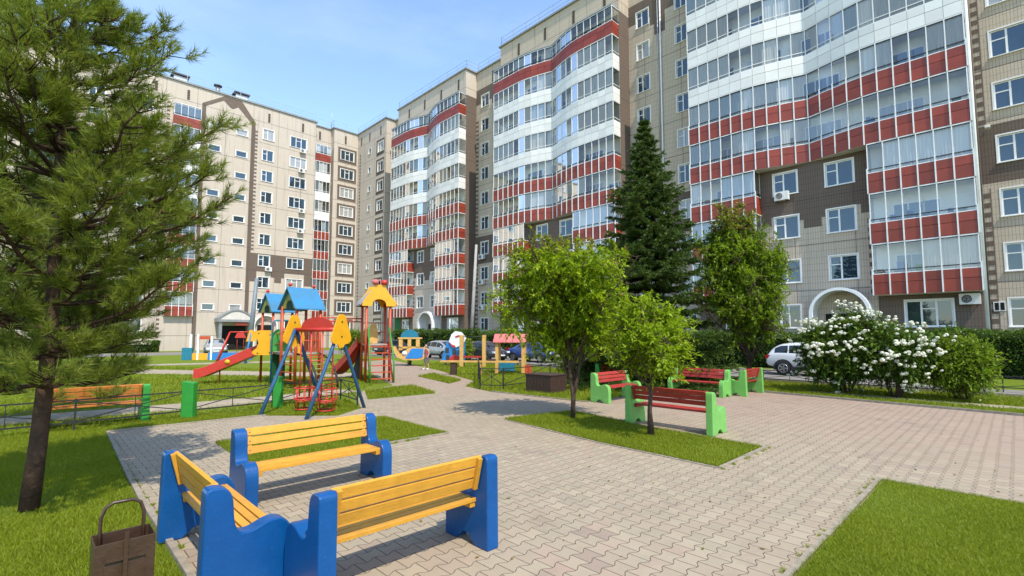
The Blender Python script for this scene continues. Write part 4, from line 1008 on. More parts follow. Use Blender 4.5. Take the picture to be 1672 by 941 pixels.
for z in (2.1, 2.5): m.tube([(-.5,.5,z), (.5,.5,z)], .022, 7); m.tube([(.5,-.5,z), (.5,.5,z)], .022, 7)
m.build('guard_rail', M_ored, t3)
m = MB(); m.prism([(-.18,1.6),(.18,1.6),(.2,2.0),(.14,2.4),(0,2.52),(-.14,2.4),(-.2,2.0)], lambda u, v, t: (u, .5+t, v), -.02, .02); m.build('arched_panel', M_tan, t3)
for x in (-.42, .42):
    m = MB(); m.tube([(x, -.52, 1.6), (x*1.1, -1.35, .05)], .04, 8); m.build('ladder_stringer', M_sred, t3)
    m = MB(); m.tube([(x*1.15, -1.4, 0), (x*1.15, -1.4, .75), (x*1.1, -1.1, 1.5), (x*1.05, -.6, 2.3)], .035, 8); m.build('hand_rail', M_dgrn, t3)
for i in range(6):
    t = (i+.5)/6; m = MB(); m.box(-.45, .45, -.52-.83*t-.06, -.52-.83*t+.06, 1.6-1.55*t-.02, 1.6-1.55*t+.02); m.build('step', M_ored, t3)
# second, smaller slide running down to the left
Mi3 = Matrix.Rotation(-A3, 4, 'Z')
def loc3(x, y, z):
    v = Mi3 @ Vector((x+5.95, y-21.45, 0)); return Vector((v.x, v.y, z))
s0, s1 = loc3(-6.6, 21.75, 1.58), loc3(-8.1, 22.9, .2); dv = (s1-s0); dv.z = 0; dv.normalize(); nv = Vector((-dv.y, dv.x, 0)); m = MB(); vs = []; fs = []; n = len(prof)
P_ = [s0.lerp(s1, t)*1 for t in np.linspace(0, 1, 9)]
for i, p in enumerate(P_): p.z = .2+1.38*(1-i/8)**1.25
for p in P_: vs += [p+nv*u*.8+V3(0,0,v) for u, v in prof]
for i in range(8): fs += [(i*n+k, i*n+(k+1) % n, (i+1)*n+(k+1) % n, (i+1)*n+k) for k in range(n)]
m.add(vs, fs); m.build('slide', M_sred, t3)
m = MB(); m.prism([(0,0),(.9,0),(.2,1.5),(0,1.55)], lambda u, v, t: s0+dv*u*.9+nv*t+V3(0,0,v-1.58+.02), -.02, .02); m.build('slide_shield', M_black, t3)
m = MB(); m.tube([loc3(-7.7,19.6,2.68), loc3(-6.6,21.7,2.68)], .03, 8); m.tube([loc3(-7.9,19.9,2.55), loc3(-6.7,21.95,2.55)], .03, 8); m.build('monkey_bar', M_ored, t3)

# far little swing, sandbox, spring boat, playhouse, seesaw, table house
def simple(name, label, cat, x, y, rot=0): return thing(name, label, cat, (x, y, 0), rot)
e = simple('swing_set', 'small distant swing with one red and one blue leg frame behind the slide', 'swing', -19.0, 34.2, .4)
for x, mt in ((-.55, M_sred), (.75, M_sblue)):
    for y in (-.75, .75): m = MB(); m.tube([(x-(.75 if mt is M_sred else .3), y*.6, 0), (x, 0, 2.15)], .05, 7); m.build('leg', mt, e)
m = MB(); m.prism([(-.3,1.5),(.3,1.5),(.1,2.3),(-.1,2.3)], lambda u, v, t: (.75+u, t, v), -.05, -.02); m.build('end_plate', M_syel, e)
m = MB(); m.tube([(-.55,0,2.15), (.75,0,2.15)], .05, 8); m.build('beam', M_sred, e)
m = MB()
for x in (-.1, .3): m.tube([(x,0,2.15), (x,0,.5)], .015, 6)
m.box(-.2, .4, -.2, .2, .45, .5); m.build('seat', M_sred, e)
m = MB(); m.prism([(-.35,1.75),(.35,1.75),(.2,2.1),(-.2,2.1)], lambda u, v, t: (.1+u, t, v), -.12, -.09); m.build('dome_panel', M_sred, e)
e = simple('sandbox', 'low blue and yellow sandbox with white corner posts near the far entrance', 'sandbox', -23.6, 38.6, .1)
m = MB(); m.box(-.2, 3.1, -.06, .06, 0, .55); m.build('side_board', M_sblue, e); m = MB(); m.box(-1.35, -.2, -.06, .06, 0, .52); m.build('side_board', M_syel, e)
m = MB(); m.box(-2.1, -1.35, -.1, .1, 0, .95); m.build('end_board', M_steal, e)
for x in (-1.5, -.95, .05): m = MB(); m.box(x-.07, x+.07, -.07, .07, 0, 2.0 if x < 0 else 1.85); m.build('post', M_white, e)
m = MB(); m.box(-1.0, .1, -.04, .04, 1.6, 1.85); m.build('rail', M_ored, e)
e = simple('spring_boat', 'yellow and blue boat-shaped spring rider with dark dome roof', 'spring rider', -6.55, 31.5, .1)
m = MB(); m.prism([(-1.15,1.25),(-.75,.55),(-.3,.36),(.6,.36),(.95,.45),(1.0,1.15),(.0,1.15),(-.55,.75),(-.9,1.22)], lambda u, v, t: (u, t, v), -.32, -.26); m.prism([(-1.15,1.25),(-.75,.55),(-.3,.36),(.6,.36),(.95,.45),(1.0,1.15),(.0,1.15),(-.55,.75),(-.9,1.22)], lambda u, v, t: (u, t, v), .26, .32); h_ = m.build('hull', M_tan, e)
m = MB(); m.prism([(-.25,.47),(.58,.47),(.86,.56),(.9,1.1),(.15,1.1)], lambda u, v, t: (u, t, v), -.345, -.322); m.build('painted_side', M_sblue, h_)
m = MB(); m.tube([(-.28,-.347,.80),(-.28,-.36,.80)], .15, 14); m.build('wheel_emblem', M_white, h_)
m = MB(); m.box(-.65, -.42, -.3, .3, 1.0, 1.72); m.box(.42, .65, -.3, .3, 1.0, 1.72); m.box(-.1, .12, -.3, -.26, 1.0, 1.72); m.box(-.65, .65, -.3, -.27, 1.1, 1.22); m.box(-.7, .78, -.32, .32, 1.70, 1.80); m.build('cabin', M_tan, e)
m = MB(); m.prism([(.55*math.cos(i*math.pi/12), 1.80+.5*math.sin(i*math.pi/12)) for i in range(13)], lambda u, v, t: (u, t, v), -.3, .3); m.build('roof', M_steal, e)
m = MB(); m.tube([(.12*math.cos(t), .12*math.sin(t), .0+.36*t/(2*math.pi*4)) for t in np.linspace(0, 8*math.pi, 50)], .03, 6); m.build('spring', M_black, e)
m = MB(); m.tube([(0,0,-.01),(0,0,.03)], .3, 14); m.build('base', M_black, e)
e = simple('playhouse', 'blue rocket-shaped playhouse panel with white nose and painted red blob', 'playhouse', -3.55, 31.0, -.2)
m = MB(); m.prism([(-.95,.28),(-.55,1.55),(-.1,1.9),(.62,1.6),(.62,.28)], lambda u, v, t: (u, t, v), -.04, .04); b_ = m.build('panel', M_sblue, e)
m = MB(); m.prism([(-.42,1.55),(-.18,1.22),(.06,1.18),(.50,1.36),(.72,1.75),(.42,2.12),(.0,2.2),(-.25,2.0)], lambda u, v, t: (u, t, v), -.10, -.045); m.build('nose_cone', M_white, e)
m = MB(); m.prism([(-.44,1.55),(-.18,1.20),(.06,1.16),(-.02,1.30),(-.18,1.34)], lambda u, v, t: (u, t, v), -.125, -.105); m.prism([(.02,1.78),(.30,1.86),(.28,1.96),(.0,1.88)], lambda u, v, t: (u, t, v), -.125, -.105); m.build('trim', M_sred, e)
m = MB()
for (u, v) in ((-.55,.95),(-.08,.85),(.34,.85),(-.5,.5)): m.box(u-.12, u+.12, -.05, -.042, v-.14, v+.2)
m.build('window', M_rail, b_)
m = MB(); m.prism([(.0+.42*math.cos(i*math.pi/10), .3+.42*math.sin(i*math.pi/10)) for i in range(11)], lambda u, v, t: (u, t, v), -.06, -.05); m.build('painted_dome', M_sred, b_)
m = MB(); m.box(-.7,-.6,-.04,.04,0,.3); m.box(.5,.6,-.04,.04,0,.3); m.build('foot', M_rail, e)
e = simple('climbing_frame', 'pair of tall yellow posts joined by a low red beam near the seesaw', 'climbing frame', -2.65, 30.2, -.12)
for x in (-.45, .95): m = MB(); m.box(x-.11, x+.11, -.11, .11, 0, 1.95); m.build('post', M_tan, e, bevel=.01)
m = MB(); m.tube([(-.45,0,1.85), (.95,0,1.85)], .02, 7); m.build('top_bar', M_iron, e)
m = MB(); m.box(-.34, .84, .0, .1, .55, .68); m.build('beam', M_rslat, e)
e = simple('seesaw', 'long weathered yellow plank seesaw lying beside the low fence', 'seesaw', -1.55, 24.3, -.10)
m = MB(); m.box(-2.0, 1.9, -.14, .14, .62, .70); m.build('plank', M_tan, e); m = MB(); m.box(-1.5, -1.2, -.1, .1, 0, .62); m.build('stand', M_wood, e); m = MB(); m.box(-.05, .05, -.1, .1, 0, .62); m.build('stand', M_tan, e)
m = MB(); m.box(.35, .75, -.1, .1, .705, .78); m.build('seat', M_wood, e)
e = simple('table_house', 'small open play shelter with pink gable roof on yellow posts', 'play shelter', -.30, 25.4, -.12)
for x in (-.42, .92):
    for y in (-.4, .4): m = MB(); m.box(x-.08, x+.08, y-.08, y+.08, 0, 1.68); m.build('post', M_tan, e)
for s_ in (-1, 1): m = MB(); m.prism([(0, 2.02), (s_*.6, 1.62), (s_*.6, 1.57), (0, 1.96)], lambda u, v, t: (t, u, v), -.6, 1.12); m.build('roof_sheet', M_pink, e)
m = MB(); m.prism([(-.55,1.6),(.55,1.6),(0,1.97)], lambda u, v, t: (1.02+t, u, v), -.02, .02); m.prism([(-.55,1.6),(.55,1.6),(0,1.97)], lambda u, v, t: (-.52+t, u, v), -.02, .02); m.build('gable', M_tan, e)
m = MB(); m.box(-.3, .5, -.46, -.42, .15, .55); m.build('side_board', M_steal, e); m = MB(); m.box(.95, 1.35, -.46, -.42, .05, .45); m.build('side_board', M_ored, e); m = MB(); m.box(-.3, .85, -.3, .3, .55, .6); m.build('table', M_ply, e)

# concrete pole, grey pole
M_conc = mat('pole_concrete', (.36, .34, .31), .85, .2, .25, 2)
m = MB(); m.tube([(0,0,0), (.52,0,11.2)], [.21, .13], 10); o = m.build('concrete_pole', M_conc); o.location = (-4.2, 50, 0); tag(o, 'leaning grey concrete pole behind the hedge and cars', 'pole')
m = MB(); m.tube([(0,0,0), (.45,0,6.6)], [.22, .15], 8); o = m.build('steel_pole', mat('steel_pole_paint', (.16,.19,.21), .5, .5, .2, 3)); o.location = (-21.4, 40, 0); tag(o, 'dark steel pole left of the blue roofed play tower', 'pole')
# ------------------------------------------------------------------ vegetation
M_bark = mat('bark_brown', (.085, .058, .040), .9, .15, .5, 7, bump=1.0, bscale=22)
M_pbark = mat('pine_bark', (.088, .050, .032), .9, .15, .55, 9, bump=1.0, bscale=26, col2=(.035,.022,.016))
M_twig = mat('twig', (.07, .05, .032), .85, .2, .3, 10)
L_maple = leaf_mat('light_green_leaf', [(0, (.17,.265,.012)), (.4, (.265,.385,.014)), (.75, (.35,.45,.018)), (1, (.42,.46,.05))], .5, .45, .7)
L_dark = leaf_mat('mid_green_leaf', [(0, (.11,.19,.014)), (.5, (.195,.30,.020)), (.85, (.27,.37,.026)), (1, (.34,.40,.04))], .5, .42, .7)
L_orange = leaf_mat('orange_tip_leaf', [(0, (.10,.13,.02)), (.5, (.20,.18,.03)), (1, (.33,.19,.05))], .4, .5)
L_vib = leaf_mat('viburnum_leaf', [(0, (.04,.085,.012)), (.5, (.085,.16,.018)), (1, (.18,.25,.03))], .3, .42, .9)
L_hedge = leaf_mat('hedge_leaf', [(0, (.028,.068,.010)), (.5, (.066,.13,.015)), (1, (.14,.20,.022))], .3, .45, .8)
L_spruce = leaf_mat('spruce_needle', [(0, (.026,.052,.010)), (.5, (.056,.10,.014)), (1, (.13,.18,.026))], .12, .5, .8)
L_pine = leaf_mat('pine_needle', [(0, (.085,.135,.022)), (.4, (.185,.24,.032)), (.8, (.29,.32,.05)), (1, (.40,.37,.09))], .48, .42, 1.2)
M_petal = leaf_mat('white_petal', [(0, (.62,.62,.42)), (.4, (.78,.77,.66)), (1, (.82,.81,.76))], .25, .6)

def unit(v): return v/np.maximum(np.linalg.norm(v, axis=-1, keepdims=True), 1e-9)
def leaves(P, D, size, rng, aspect=.46, droop=.3, jit=.65, flat=.38):
    """folded diamond leaves: base P, growing direction D"""
    n = len(P); d = unit(D + rng.normal(0, jit, (n, 3)) + np.array([0,0,-droop]))
    up = unit(np.cross(d, rng.normal(0, 1, (n, 3)))); nrm = np.cross(up, d)
    up = unit(np.cross(d, np.array([0,0,1.0]))+rng.normal(0, flat, (n, 3))); nrm = np.cross(up, d); nrm = np.where(nrm[:,2:3] < 0, -nrm, nrm)
    s = size*(.6+.7*rng.random((n, 1)))
    a = P; tip = P + d*s; mid = P + d*s*.45; l = mid + up*s*aspect*.5 + nrm*s*.08; r = mid - up*s*aspect*.5 + nrm*s*.08
    V = np.stack([a, r, tip, l], 1).reshape(-1, 3); F = np.arange(n*4).reshape(-1, 4); return V, F
def curve(p, q, sag, n=6, rng=RNG, wob=.04):
    t = np.linspace(0, 1, n)[:,None]; p = np.array(p, float); q = np.array(q, float)
    L = np.linalg.norm(q-p); c = p*(1-t)+q*t + np.array([0,0,1])*sag*L*(t*(1-t)*4)
    c[1:-1] += rng.normal(0, wob*L, (n-2, 3)); return c
def broadleaf(name, label, cat, loc, trunk, crown, nl, leaf, lmat, rng, lim=(7, 6, 6), r0=.08, spread=.9, multi=None, extra=None, group=None, tipmat=None, petals=0, bare=.0, barkm=None, dens=14, top_bias=0.0):
    """trunk: list of local points; crown: function(rng)->point in crown, local"""
    e = thing(name, label, cat, loc, 0, group); tm = MB(); tr = np.array(trunk, float)
    stems = [tr] if multi is None else multi
    LP, LD = [], []
    base_r = r0
    for st in stems:
        n = len(st); rr = [base_r*(1-.72*i/(n-1)) for i in range(n)]
        if multi is None: rr[0] *= 1.3
        tm.tube([Vector(p) for p in st], rr, 9)
    for i in range(lim[0]*len(stems)):
        st = stems[i % len(stems)]; k = rng.uniform(bare if multi is None else .3, 1.0); x = k*(len(st)-1); j = min(int(x), len(st)-2); p = st[j]+(st[j+1]-st[j])*(x-j)
        c = crown(rng)
        for _ in range(6):
            if c[2] > p[2]-.75: break
            c = crown(rng)
        g1 = curve(p, p+(c-p)*.93, .06, 6, rng, .03); rb = base_r*(1-.6*k)*.5
        tm.tube([Vector(q) for q in g1], [rb*(1-.7*t) for t in np.linspace(0, 1, 6)], 6)
        for a in range(lim[1]):
            t = rng.uniform(.3, 1)**.75; x = t*5; j = min(int(x), 4); p2 = g1[j]+(g1[j+1]-g1[j])*(x-j)
            c2 = crown(rng); c2 = p2 + (c2-p2)*min(1, spread/np.linalg.norm(c2-p2)*rng.uniform(.5, 1.2))
            g2 = curve(p2, c2, .05, 5, rng, .04); tm.tube([Vector(q) for q in g2], [rb*.4*(1-.6*t) for t in np.linspace(0, 1, 5)], 5)
            for b in range(lim[2]):
                t = rng.uniform(.3, 1); x = t*4; j = min(int(x), 3); p3 = g2[j]+(g2[j+1]-g2[j])*(x-j)
                dirv = unit(rng.normal(0, 1, 3)+np.array([0,0,.25])+.8*unit(c2-p2)); ln = rng.uniform(.18, .5)*spread**.5
                q = np.linspace(.05, 1, dens)[:,None]; pts = p3 + dirv*ln*q + np.array([0,0,-1])*(q**2)*ln*.18
                LP.append(pts); LD.append(np.repeat(dirv[None], dens, 0))
                if b % 2 == 0: tm.tube([Vector(p3), Vector(pts[-1])], [.006, .003], 3)
    LP = np.concatenate(LP); LD = np.concatenate(LD)
    if len(LP) > nl: s_ = rng.permutation(len(LP))[:nl]; LP, LD = LP[s_], LD[s_]
    V, F = leaves(LP, LD, leaf, rng)
    tm.build('trunk', barkm or M_bark, e); mi = None; mats = [lmat]
    if tipmat is not None:
        zz = LP[:,2]; top = zz > np.quantile(zz, .93); top &= rng.random(len(zz)) < .55; mi = top.astype(int); mats = [lmat, tipmat]
    np_mesh('crown', V, F, mats, e, mi=mi)
    print(name, len(LP)); return e, LP
def ell(cx, cy, cz, rx, ry, rz, lo=-1, shell=.55, lump=.18, seed=0):
    ph = np.random.default_rng(seed).uniform(0, 6.28, 6)
    def f(rng):
        while True:
            d = unit(rng.normal(0, 1, 3)); r = shell + (1-shell)*rng.random()
            r *= 1 + lump*(math.sin(3*math.atan2(d[1], d[0])+ph[0]) + math.sin(4*d[2]+ph[1]))*.6
            if d[2]*r < lo: continue
            return np.array([cx+d[0]*rx*r, cy+d[1]*ry*r, cz+d[2]*rz*r])
    return f
r1 = np.random.default_rng(11)
broadleaf('broadleaf_tree', 'larger light green tree on the grass island with a forked trunk', 'tree', (1.43, 11.72, 0),
          [(0,0,0),(.02,.0,.5),(-.02,.02,1.0),(.12,0,1.7),(.05,.05,2.6),(.02,.0,3.6)], ell(-.3,0,2.76,2.2,1.75,1.87,lo=-.88,shell=.7,seed=1), 84000, .10, L_maple, r1, (17, 10, 10), .062, .9, multi=[np.array([(0,0,0),(.02,.0,.5),(-.04,.02,1.0),(-.08,0,1.7),(-.22,.05,2.6),(-.2,.0,3.5)]), np.array([(0,0,0),(.02,.0,.55),(.12,.0,.95),(.22,-.03,1.6),(.32,.0,2.5),(.3,.05,3.6)])], dens=15,
          tipmat=L_orange, group='light green trees on the island')
r1 = np.random.default_rng(12)
broadleaf('broadleaf_tree', 'smaller light green tree on the grass island before the green bench', 'tree', (2.73, 9.78, 0),
          [(0,0,0),(-.02,0,.5),(.03,.02,1.0),(.05,0,1.5),(.1,0,2.3)], ell(.1,0,1.95,.98,.95,1.0,lo=-.8,shell=.65,lump=.3,seed=4), 30000, .085, L_maple, r1, (20, 8, 9), .055, .6, bare=.4, dens=12,
          group='light green trees on the island')
r1 = np.random.default_rng(13)
broadleaf('broadleaf_tree', 'tall mid green leafy tree between the spruce and the white flowering bush', 'tree', (9.05, 18.85, 0),
          [(0,0,0),(.02,0,1.2),(-.1,.03,2.4),(-.2,0,4.2),(-.3,0,6.2)], ell(-.35,0,4.15,2.15,1.9,3.55,lo=-.9,shell=.6,seed=6), 64000, .12, L_dark, r1, (60, 10, 10), .09, 1.0, bare=.14, dens=14, tipmat=L_orange)
# ---- viburnum bushes with white flower heads
def shrub(name, label, cat, loc, rx, ry, h, nl, leaf, lm, seed, flowers=0, nst=9, group=None, low=.05):
    rng = np.random.default_rng(seed); st = []
    for i in range(nst):
        t = rng.uniform(0, 6.28); r = rng.uniform(.25, .75); st.append(curve((.12*math.cos(t), .12*math.sin(t), 0), (rx*r*math.cos(t), ry*r*math.sin(t), h*rng.uniform(.5, .8)), .1, 6, rng, .03))
    e, LP = broadleaf(name, label, cat, loc, st[0], ell(0,0,h*.51,rx,ry,h*.49,lo=-.97+low,shell=.7,lump=.2,seed=seed), nl, leaf, lm, rng, (8, 8, 9), .028, .8, multi=st, dens=13, group=group)
    if flowers:
        d = (LP-np.array([0,0,h*.5]))/np.array([rx,ry,h*.5]); rad = np.linalg.norm(d, axis=1); ud = d/np.maximum(rad[:,None], 1e-6); pick = []
        for _ in range(flowers):
            q = unit(rng.normal(0, 1, 3)*np.array([1,1,.8])+np.array([-.1,-.4,.55])); w_ = np.where(ud@q > .985)[0]
            if len(w_): pick.append(w_[np.argmax(rad[w_]*(1-.12*rng.random(len(w_))))])
        FP = []; FN = []
        heads = []
        for i in pick:
            for _ in range(int(rng.integers(1, 6))): heads.append((LP[i]+rng.normal(0, .09, 3)*np.array([1,1,.6]), d[i]))
        for c, dd in heads:
            o = unit(dd); R = rng.uniform(.03, .075)
            for _ in range(int(16+300*R)):
                q = unit(rng.normal(0, 1, 3)+o*.7); FP.append(c+o*.07+q*R*np.array([1,1,.75])); FN.append(q)
        FP = np.array(FP); FN = np.array(FN); n = len(FP)
        t1 = unit(np.cross(FN, rng.normal(0, 1, (n, 3)))); t2 = np.cross(FN, t1); s = .021
        V = np.stack([FP-t1*s, FP-t2*s, FP+t1*s, FP+t2*s], 1).reshape(-1, 3); np_mesh('flower_heads', V, np.arange(n*4).reshape(-1, 4), M_petal, e)['kind'] = 'stuff'
    return e
shrub('flowering_bush', 'big white flowering bush with rounded top in front of the parked white car', 'bush', (11.45, 17.0, 0), 1.65, 1.45, 2.75, 66000, .12, L_vib, 21, 150, 11, 'white flowering bushes')
shrub('flowering_bush', 'lower white flowering bush touching the big one on its right', 'bush', (12.3, 15.85, 0), 1.25, 1.2, 2.5, 44000, .12, L_vib, 22, 80, 9, 'white flowering bushes')
shrub('leafy_shrub', 'rounded green shrub without flowers right of the white flowering bushes', 'shrub', (13.55, 14.95, 0), .88, .88, 1.95, 30000, .095, L_dark, 23, 0, 9)
shrub('leafy_shrub', 'small bright green bush between the silver car and the dark car', 'shrub', (-3.7, 36.5, 0), .8, .8, 1.9, 8000, .13, L_maple, 24, 0, 7)
shrub('leafy_shrub', 'loose green bush behind the play towers near the corner of the buildings', 'shrub', (-12.2, 38, 0), 1.5, 1.3, 2.6, 9000, .16, L_dark, 25, 0, 7)
shrub('leafy_shrub', 'dark bush under the spruce behind the red bench', 'shrub', (6.6, 19.6, 0), 1.3, 1.0, 1.7, 12000, .12, L_vib, 26, 0, 8)
shrub('leafy_shrub', 'dark bush behind the larger light green tree', 'shrub', (3.2, 20.8, 0), 1.5, 1.0, 1.5, 12000, .12, L_vib, 27, 0, 8)
# ---- hedges: leaf shells over a dark twiggy core
def hedge(label, a0, a1, b0, b1, h, dens, leaf, seed):
    rng = np.random.default_rng(seed); e = thing_ab('hedge', label, 'hedge', (a0+a1)/2, (b0+b1)/2); ca, cb = (a0+a1)/2, (b0+b1)/2
    w_, l_ = a1-a0, b1-b0; N = int(dens*(l_*w_+2*l_*h+2*w_*h)); P = []
    def bump(u, v): return .10*np.sin(u*1.9+seed)+.07*np.sin(u*4.7+v*3)+.05*np.sin(v*7+u)
    n1 = int(N*l_*w_/(l_*w_+2*l_*h+2*w_*h)); u = rng.uniform(-l_/2, l_/2, n1); v = rng.uniform(-w_/2, w_/2, n1)
    P.append(np.stack([v, u, h+bump(u, v)-rng.random(n1)**2*.35], 1))
    n2 = (N-n1)//2
    for s_ in (-1, 1):
        u = rng.uniform(-l_/2, l_/2, n2); z = rng.uniform(.05, h, n2); P.append(np.stack([s_*(w_/2+bump(u, z))-s_*rng.random(n2)**2*.4, u, z], 1))
    for s_ in (-1, 1):
        n3 = int(dens*w_*h); v = rng.uniform(-w_/2, w_/2, n3); z = rng.uniform(.05, h, n3); P.append(np.stack([v, s_*(l_/2)+bump(v, z), z], 1))
    P = np.concatenate(P); D = rng.normal(0, 1, P.shape)+np.array([0,0,.8]); V, F = leaves(P, D, leaf, rng, .6, .0)
    np_mesh('foliage', V, F, L_hedge, e)
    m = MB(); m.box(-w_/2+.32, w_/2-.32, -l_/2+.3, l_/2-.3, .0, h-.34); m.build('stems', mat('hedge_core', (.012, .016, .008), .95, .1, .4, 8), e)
hedge('tall clipped hedge in front of the nearest building at the right edge', 31.3, 32.6, -9, 4.6, 2.15, 420, .12, 31)
hedge('clipped hedge behind the parked white car', 31.4, 32.6, 6.2, 21, 2.1, 260, .13, 32)
hedge('clipped hedge in front of the middle section behind the trees', 31.4, 32.6, 22, 37, 2.2, 160, .16, 33)
hedge('clipped hedge in front of the farther section behind the silver car', 31.4, 32.6, 37.6, 53.5, 2.45, 130, .18, 34)
hedge('low dark hedge behind the sandbox along the far driveway', -8, 10, 67.0, 68.2, 1.2, 70, .22, 35)
# ---- spruce
def spruce(label, loc, Ht, R, seed):
    rng = np.random.default_rng(seed); e = thing('spruce_tree', label, 'tree', loc); m = MB(); m.tube([(0,0,0),(0,0,Ht*.5),(0,0,Ht)], [.17,.10,.012], 8)
    A, B_, C0 = [], [], []
    z = .7
    while z < Ht-.15:
        f = 1-(z/Ht); L0 = R*(f**.95)*rng.uniform(.85, 1.1); nb = int(8+4*f); ph = rng.uniform(0, 6.28)
        for i in range(nb):
            t = ph+i*2*math.pi/nb+rng.normal(0, .12); L = L0*rng.uniform(.6, 1.2)+.06; dx, dy = math.cos(t), math.sin(t)
            n = 8; q = np.linspace(0, 1, n); zz = z + L*(.10-.10*f) + L*(-.42*q*(.4+.6*f) + .30*q**2.4)
            pts = np.stack([dx*L*q, dy*L*q, zz], 1); m.tube([Vector(p) for p in pts], [.022*L/R*(1-.8*k)+.004 for k in q], 4)
            # side twigs, hanging slightly
            nt_ = int(8+17*L)
            for j in range(nt_):
                k = rng.uniform(.12, 1.0); x = k*(n-1); jj = min(int(x), n-2); p = pts[jj]+(pts[jj+1]-pts[jj])*(x-jj)
                sg = rng.choice([-1, 1]); fw = rng.uniform(.35, .9); tl = (L*.34*(1-k*.62)+.10)*rng.uniform(.7, 1.2)
                d = unit(np.array([dx*fw-dy*sg*.8, dy*fw+dx*sg*.8, rng.uniform(-.34, .06)])); A.append(p); B_.append(p+d*tl)
            A.append(pts[-3]); B_.append(pts[-1]+np.array([dx,dy,.25])*.08)
        z += .27+.24*f
    A.append(np.array([0,0,Ht-.5])); B_.append(np.array([0,0,Ht+.05]))
    A = np.array(A); B_ = np.array(B_); L = np.linalg.norm(B_-A, axis=1); cnt = np.maximum(6, (L/.009).astype(int)); idx = np.repeat(np.arange(len(A)), cnt); n = len(idx)
    t = rng.random(n)[:,None]; P = A[idx]+(B_[idx]-A[idx])*t; d = unit(B_[idx]-A[idx]); s = unit(np.cross(d, rng.normal(0, 1, (n, 3))))
    nd = unit(d*.75+s*.8+np.array([0,0,.12])); ln = (.075+.05*rng.random((n, 1))); sd_ = unit(np.cross(nd, rng.normal(0, 1, (n, 3))))*.016
    V = np.stack([P-sd_, P+sd_, P+nd*ln], 1).reshape(-1, 3); np_mesh('crown', V, np.arange(n*3).reshape(-1, 3), L_spruce, e); m.build('trunk', M_pbark, e); print('spruce', n)
spruce('tall dark green spruce rising behind the light green trees', (5.35, 19.3, 0), 10.7, 3.4, 41)
# ---- long-needled pine
def pine(label, loc, Ht, zlow, rad, seed, nn=66, lean=.17, r0=.092, dens=1.2, nl=.118, nw=.0078):
    rng = np.random.default_rng(seed); e = thing('pine_tree', label, 'tree', loc); m = MB()
    tz = np.linspace(0, Ht, 12); tp = [Vector((lean*z/Ht*1.6*(1-.25*z/Ht), .05*math.sin(z), z)) for z in tz]; m.tube(tp, [r0*(1.06 if i == 0 else 1)*(1-.86*i/11) for i in range(12)], 12)
    def tpos(z): x = z/Ht*11; j = min(int(x), 10); return np.array(tp[j].lerp(tp[j+1], x-j))
    S0, S1, W_ = [], [], []
    z = zlow
    while z < Ht-.1:
        f = z/Ht; nb = int(round((5+rng.integers(0, 3))*dens)); ph = rng.uniform(0, 6.28)
        for i in range(nb):
            t = ph+i*2*math.pi/nb+rng.normal(0, .2); L = rad(z)*rng.uniform(.55, 1.2); dx, dy = math.cos(t), math.sin(t)
            n = 8; q = np.linspace(0, 1, n); up = .10+.55*f
            zz = z + L*(q*(up-.28*(1-f)-.30*(1-min(1, f*4.2))) + .34*min(1, f*4.2)*q**2.3); br = np.stack([dx*L*q, dy*L*q, zz], 1)+np.array([tpos(z)[0], tpos(z)[1], 0]); br[1:-1,:2] += rng.normal(0, .03, (n-2, 2))
            m.tube([Vector(p) for p in br], [.030*(L/2)**.7*(1-.8*k)+.005 for k in q], 5)
            ns = int(9+11*L)
            for j in range(ns):
                k = rng.uniform(.22, 1)**.8; x = k*(n-1); jj = min(int(x), n-2); p = br[jj]+(br[jj+1]-br[jj])*(x-jj); sg = rng.choice([-1, 1])
                sl_ = rng.uniform(.22, .58)*(1.15-.5*k)*min(1, L/1.2+.3); d = unit(np.array([dx*.75-dy*sg*.75, dy*.75+dx*sg*.75, rng.uniform(.0, .65)])); p2 = p+d*sl_*.55
                tip = p+unit(d+np.array([0,0,.45]))*sl_; m.tube([Vector(p), Vector(p2), Vector(tip)], [.008, .006, .003], 3)
                S0.append(p2 if sl_ > .3 else p+d*.06); S1.append(tip)
                if sl_ > .3:
                    for sg2 in (-1, 1):
                        d2 = unit(d+np.array([-d[1]*sg2, d[0]*sg2, .4])*.8); S0.append(p2); S1.append(p2+d2*rng.uniform(.13, .28))
            S0.append(br[-2]); S1.append(br[-1]+unit(np.array([dx,dy,.9]))*.16)
        z += .33-.08*f
    S0.append(tpos(Ht-.2)); S1.append(tpos(Ht)+np.array([0,0,.35]))
    S0 = np.array(S0); S1 = np.array(S1); L = np.linalg.norm(S1-S0, axis=1); cnt = np.maximum(24, (L*nn/.25).astype(int)); idx = np.repeat(np.arange(len(S0)), cnt); n = len(idx)
    t = (rng.random(n)**.8)[:,None]; P = S0[idx]+(S1[idx]-S0[idx])*t; d = unit(S1[idx]-S0[idx]); s = unit(np.cross(d, rng.normal(0, 1, (n, 3))))
    nd = unit(d*(.55+.5*t)+s*.75); ln = nl*(.65+.5*rng.random((n, 1)))*(.75+.35*t); sd_ = unit(np.cross(nd, rng.normal(0, 1, (n, 3))))*nw/2
    V = np.stack([P-sd_, P+sd_, P+nd*ln], 1).reshape(-1, 3); np_mesh('crown', V, np.arange(n*3).reshape(-1, 3), L_pine, e); m.build('trunk', M_pbark, e); print('pine', n, len(S0)); return e
def prad(z): return 1.0+.46*(z-1.15) if z < 2.6 else 1.68 if z < 3.4 else max(.22, 1.68-.52*(z-3.4))
pine('long-needled pine with brown trunk filling the left foreground', (-5.53, 5.77, 0), 8.4, 1.42, prad, 51)
pine('younger pine behind the big one at the left edge of the lawn', (-10.6, 11.2, 0), 6.8, .8, lambda z: max(.3, 1.9-.24*z), 52, nn=30, lean=.1, r0=.11, nw=.008, nl=.12)
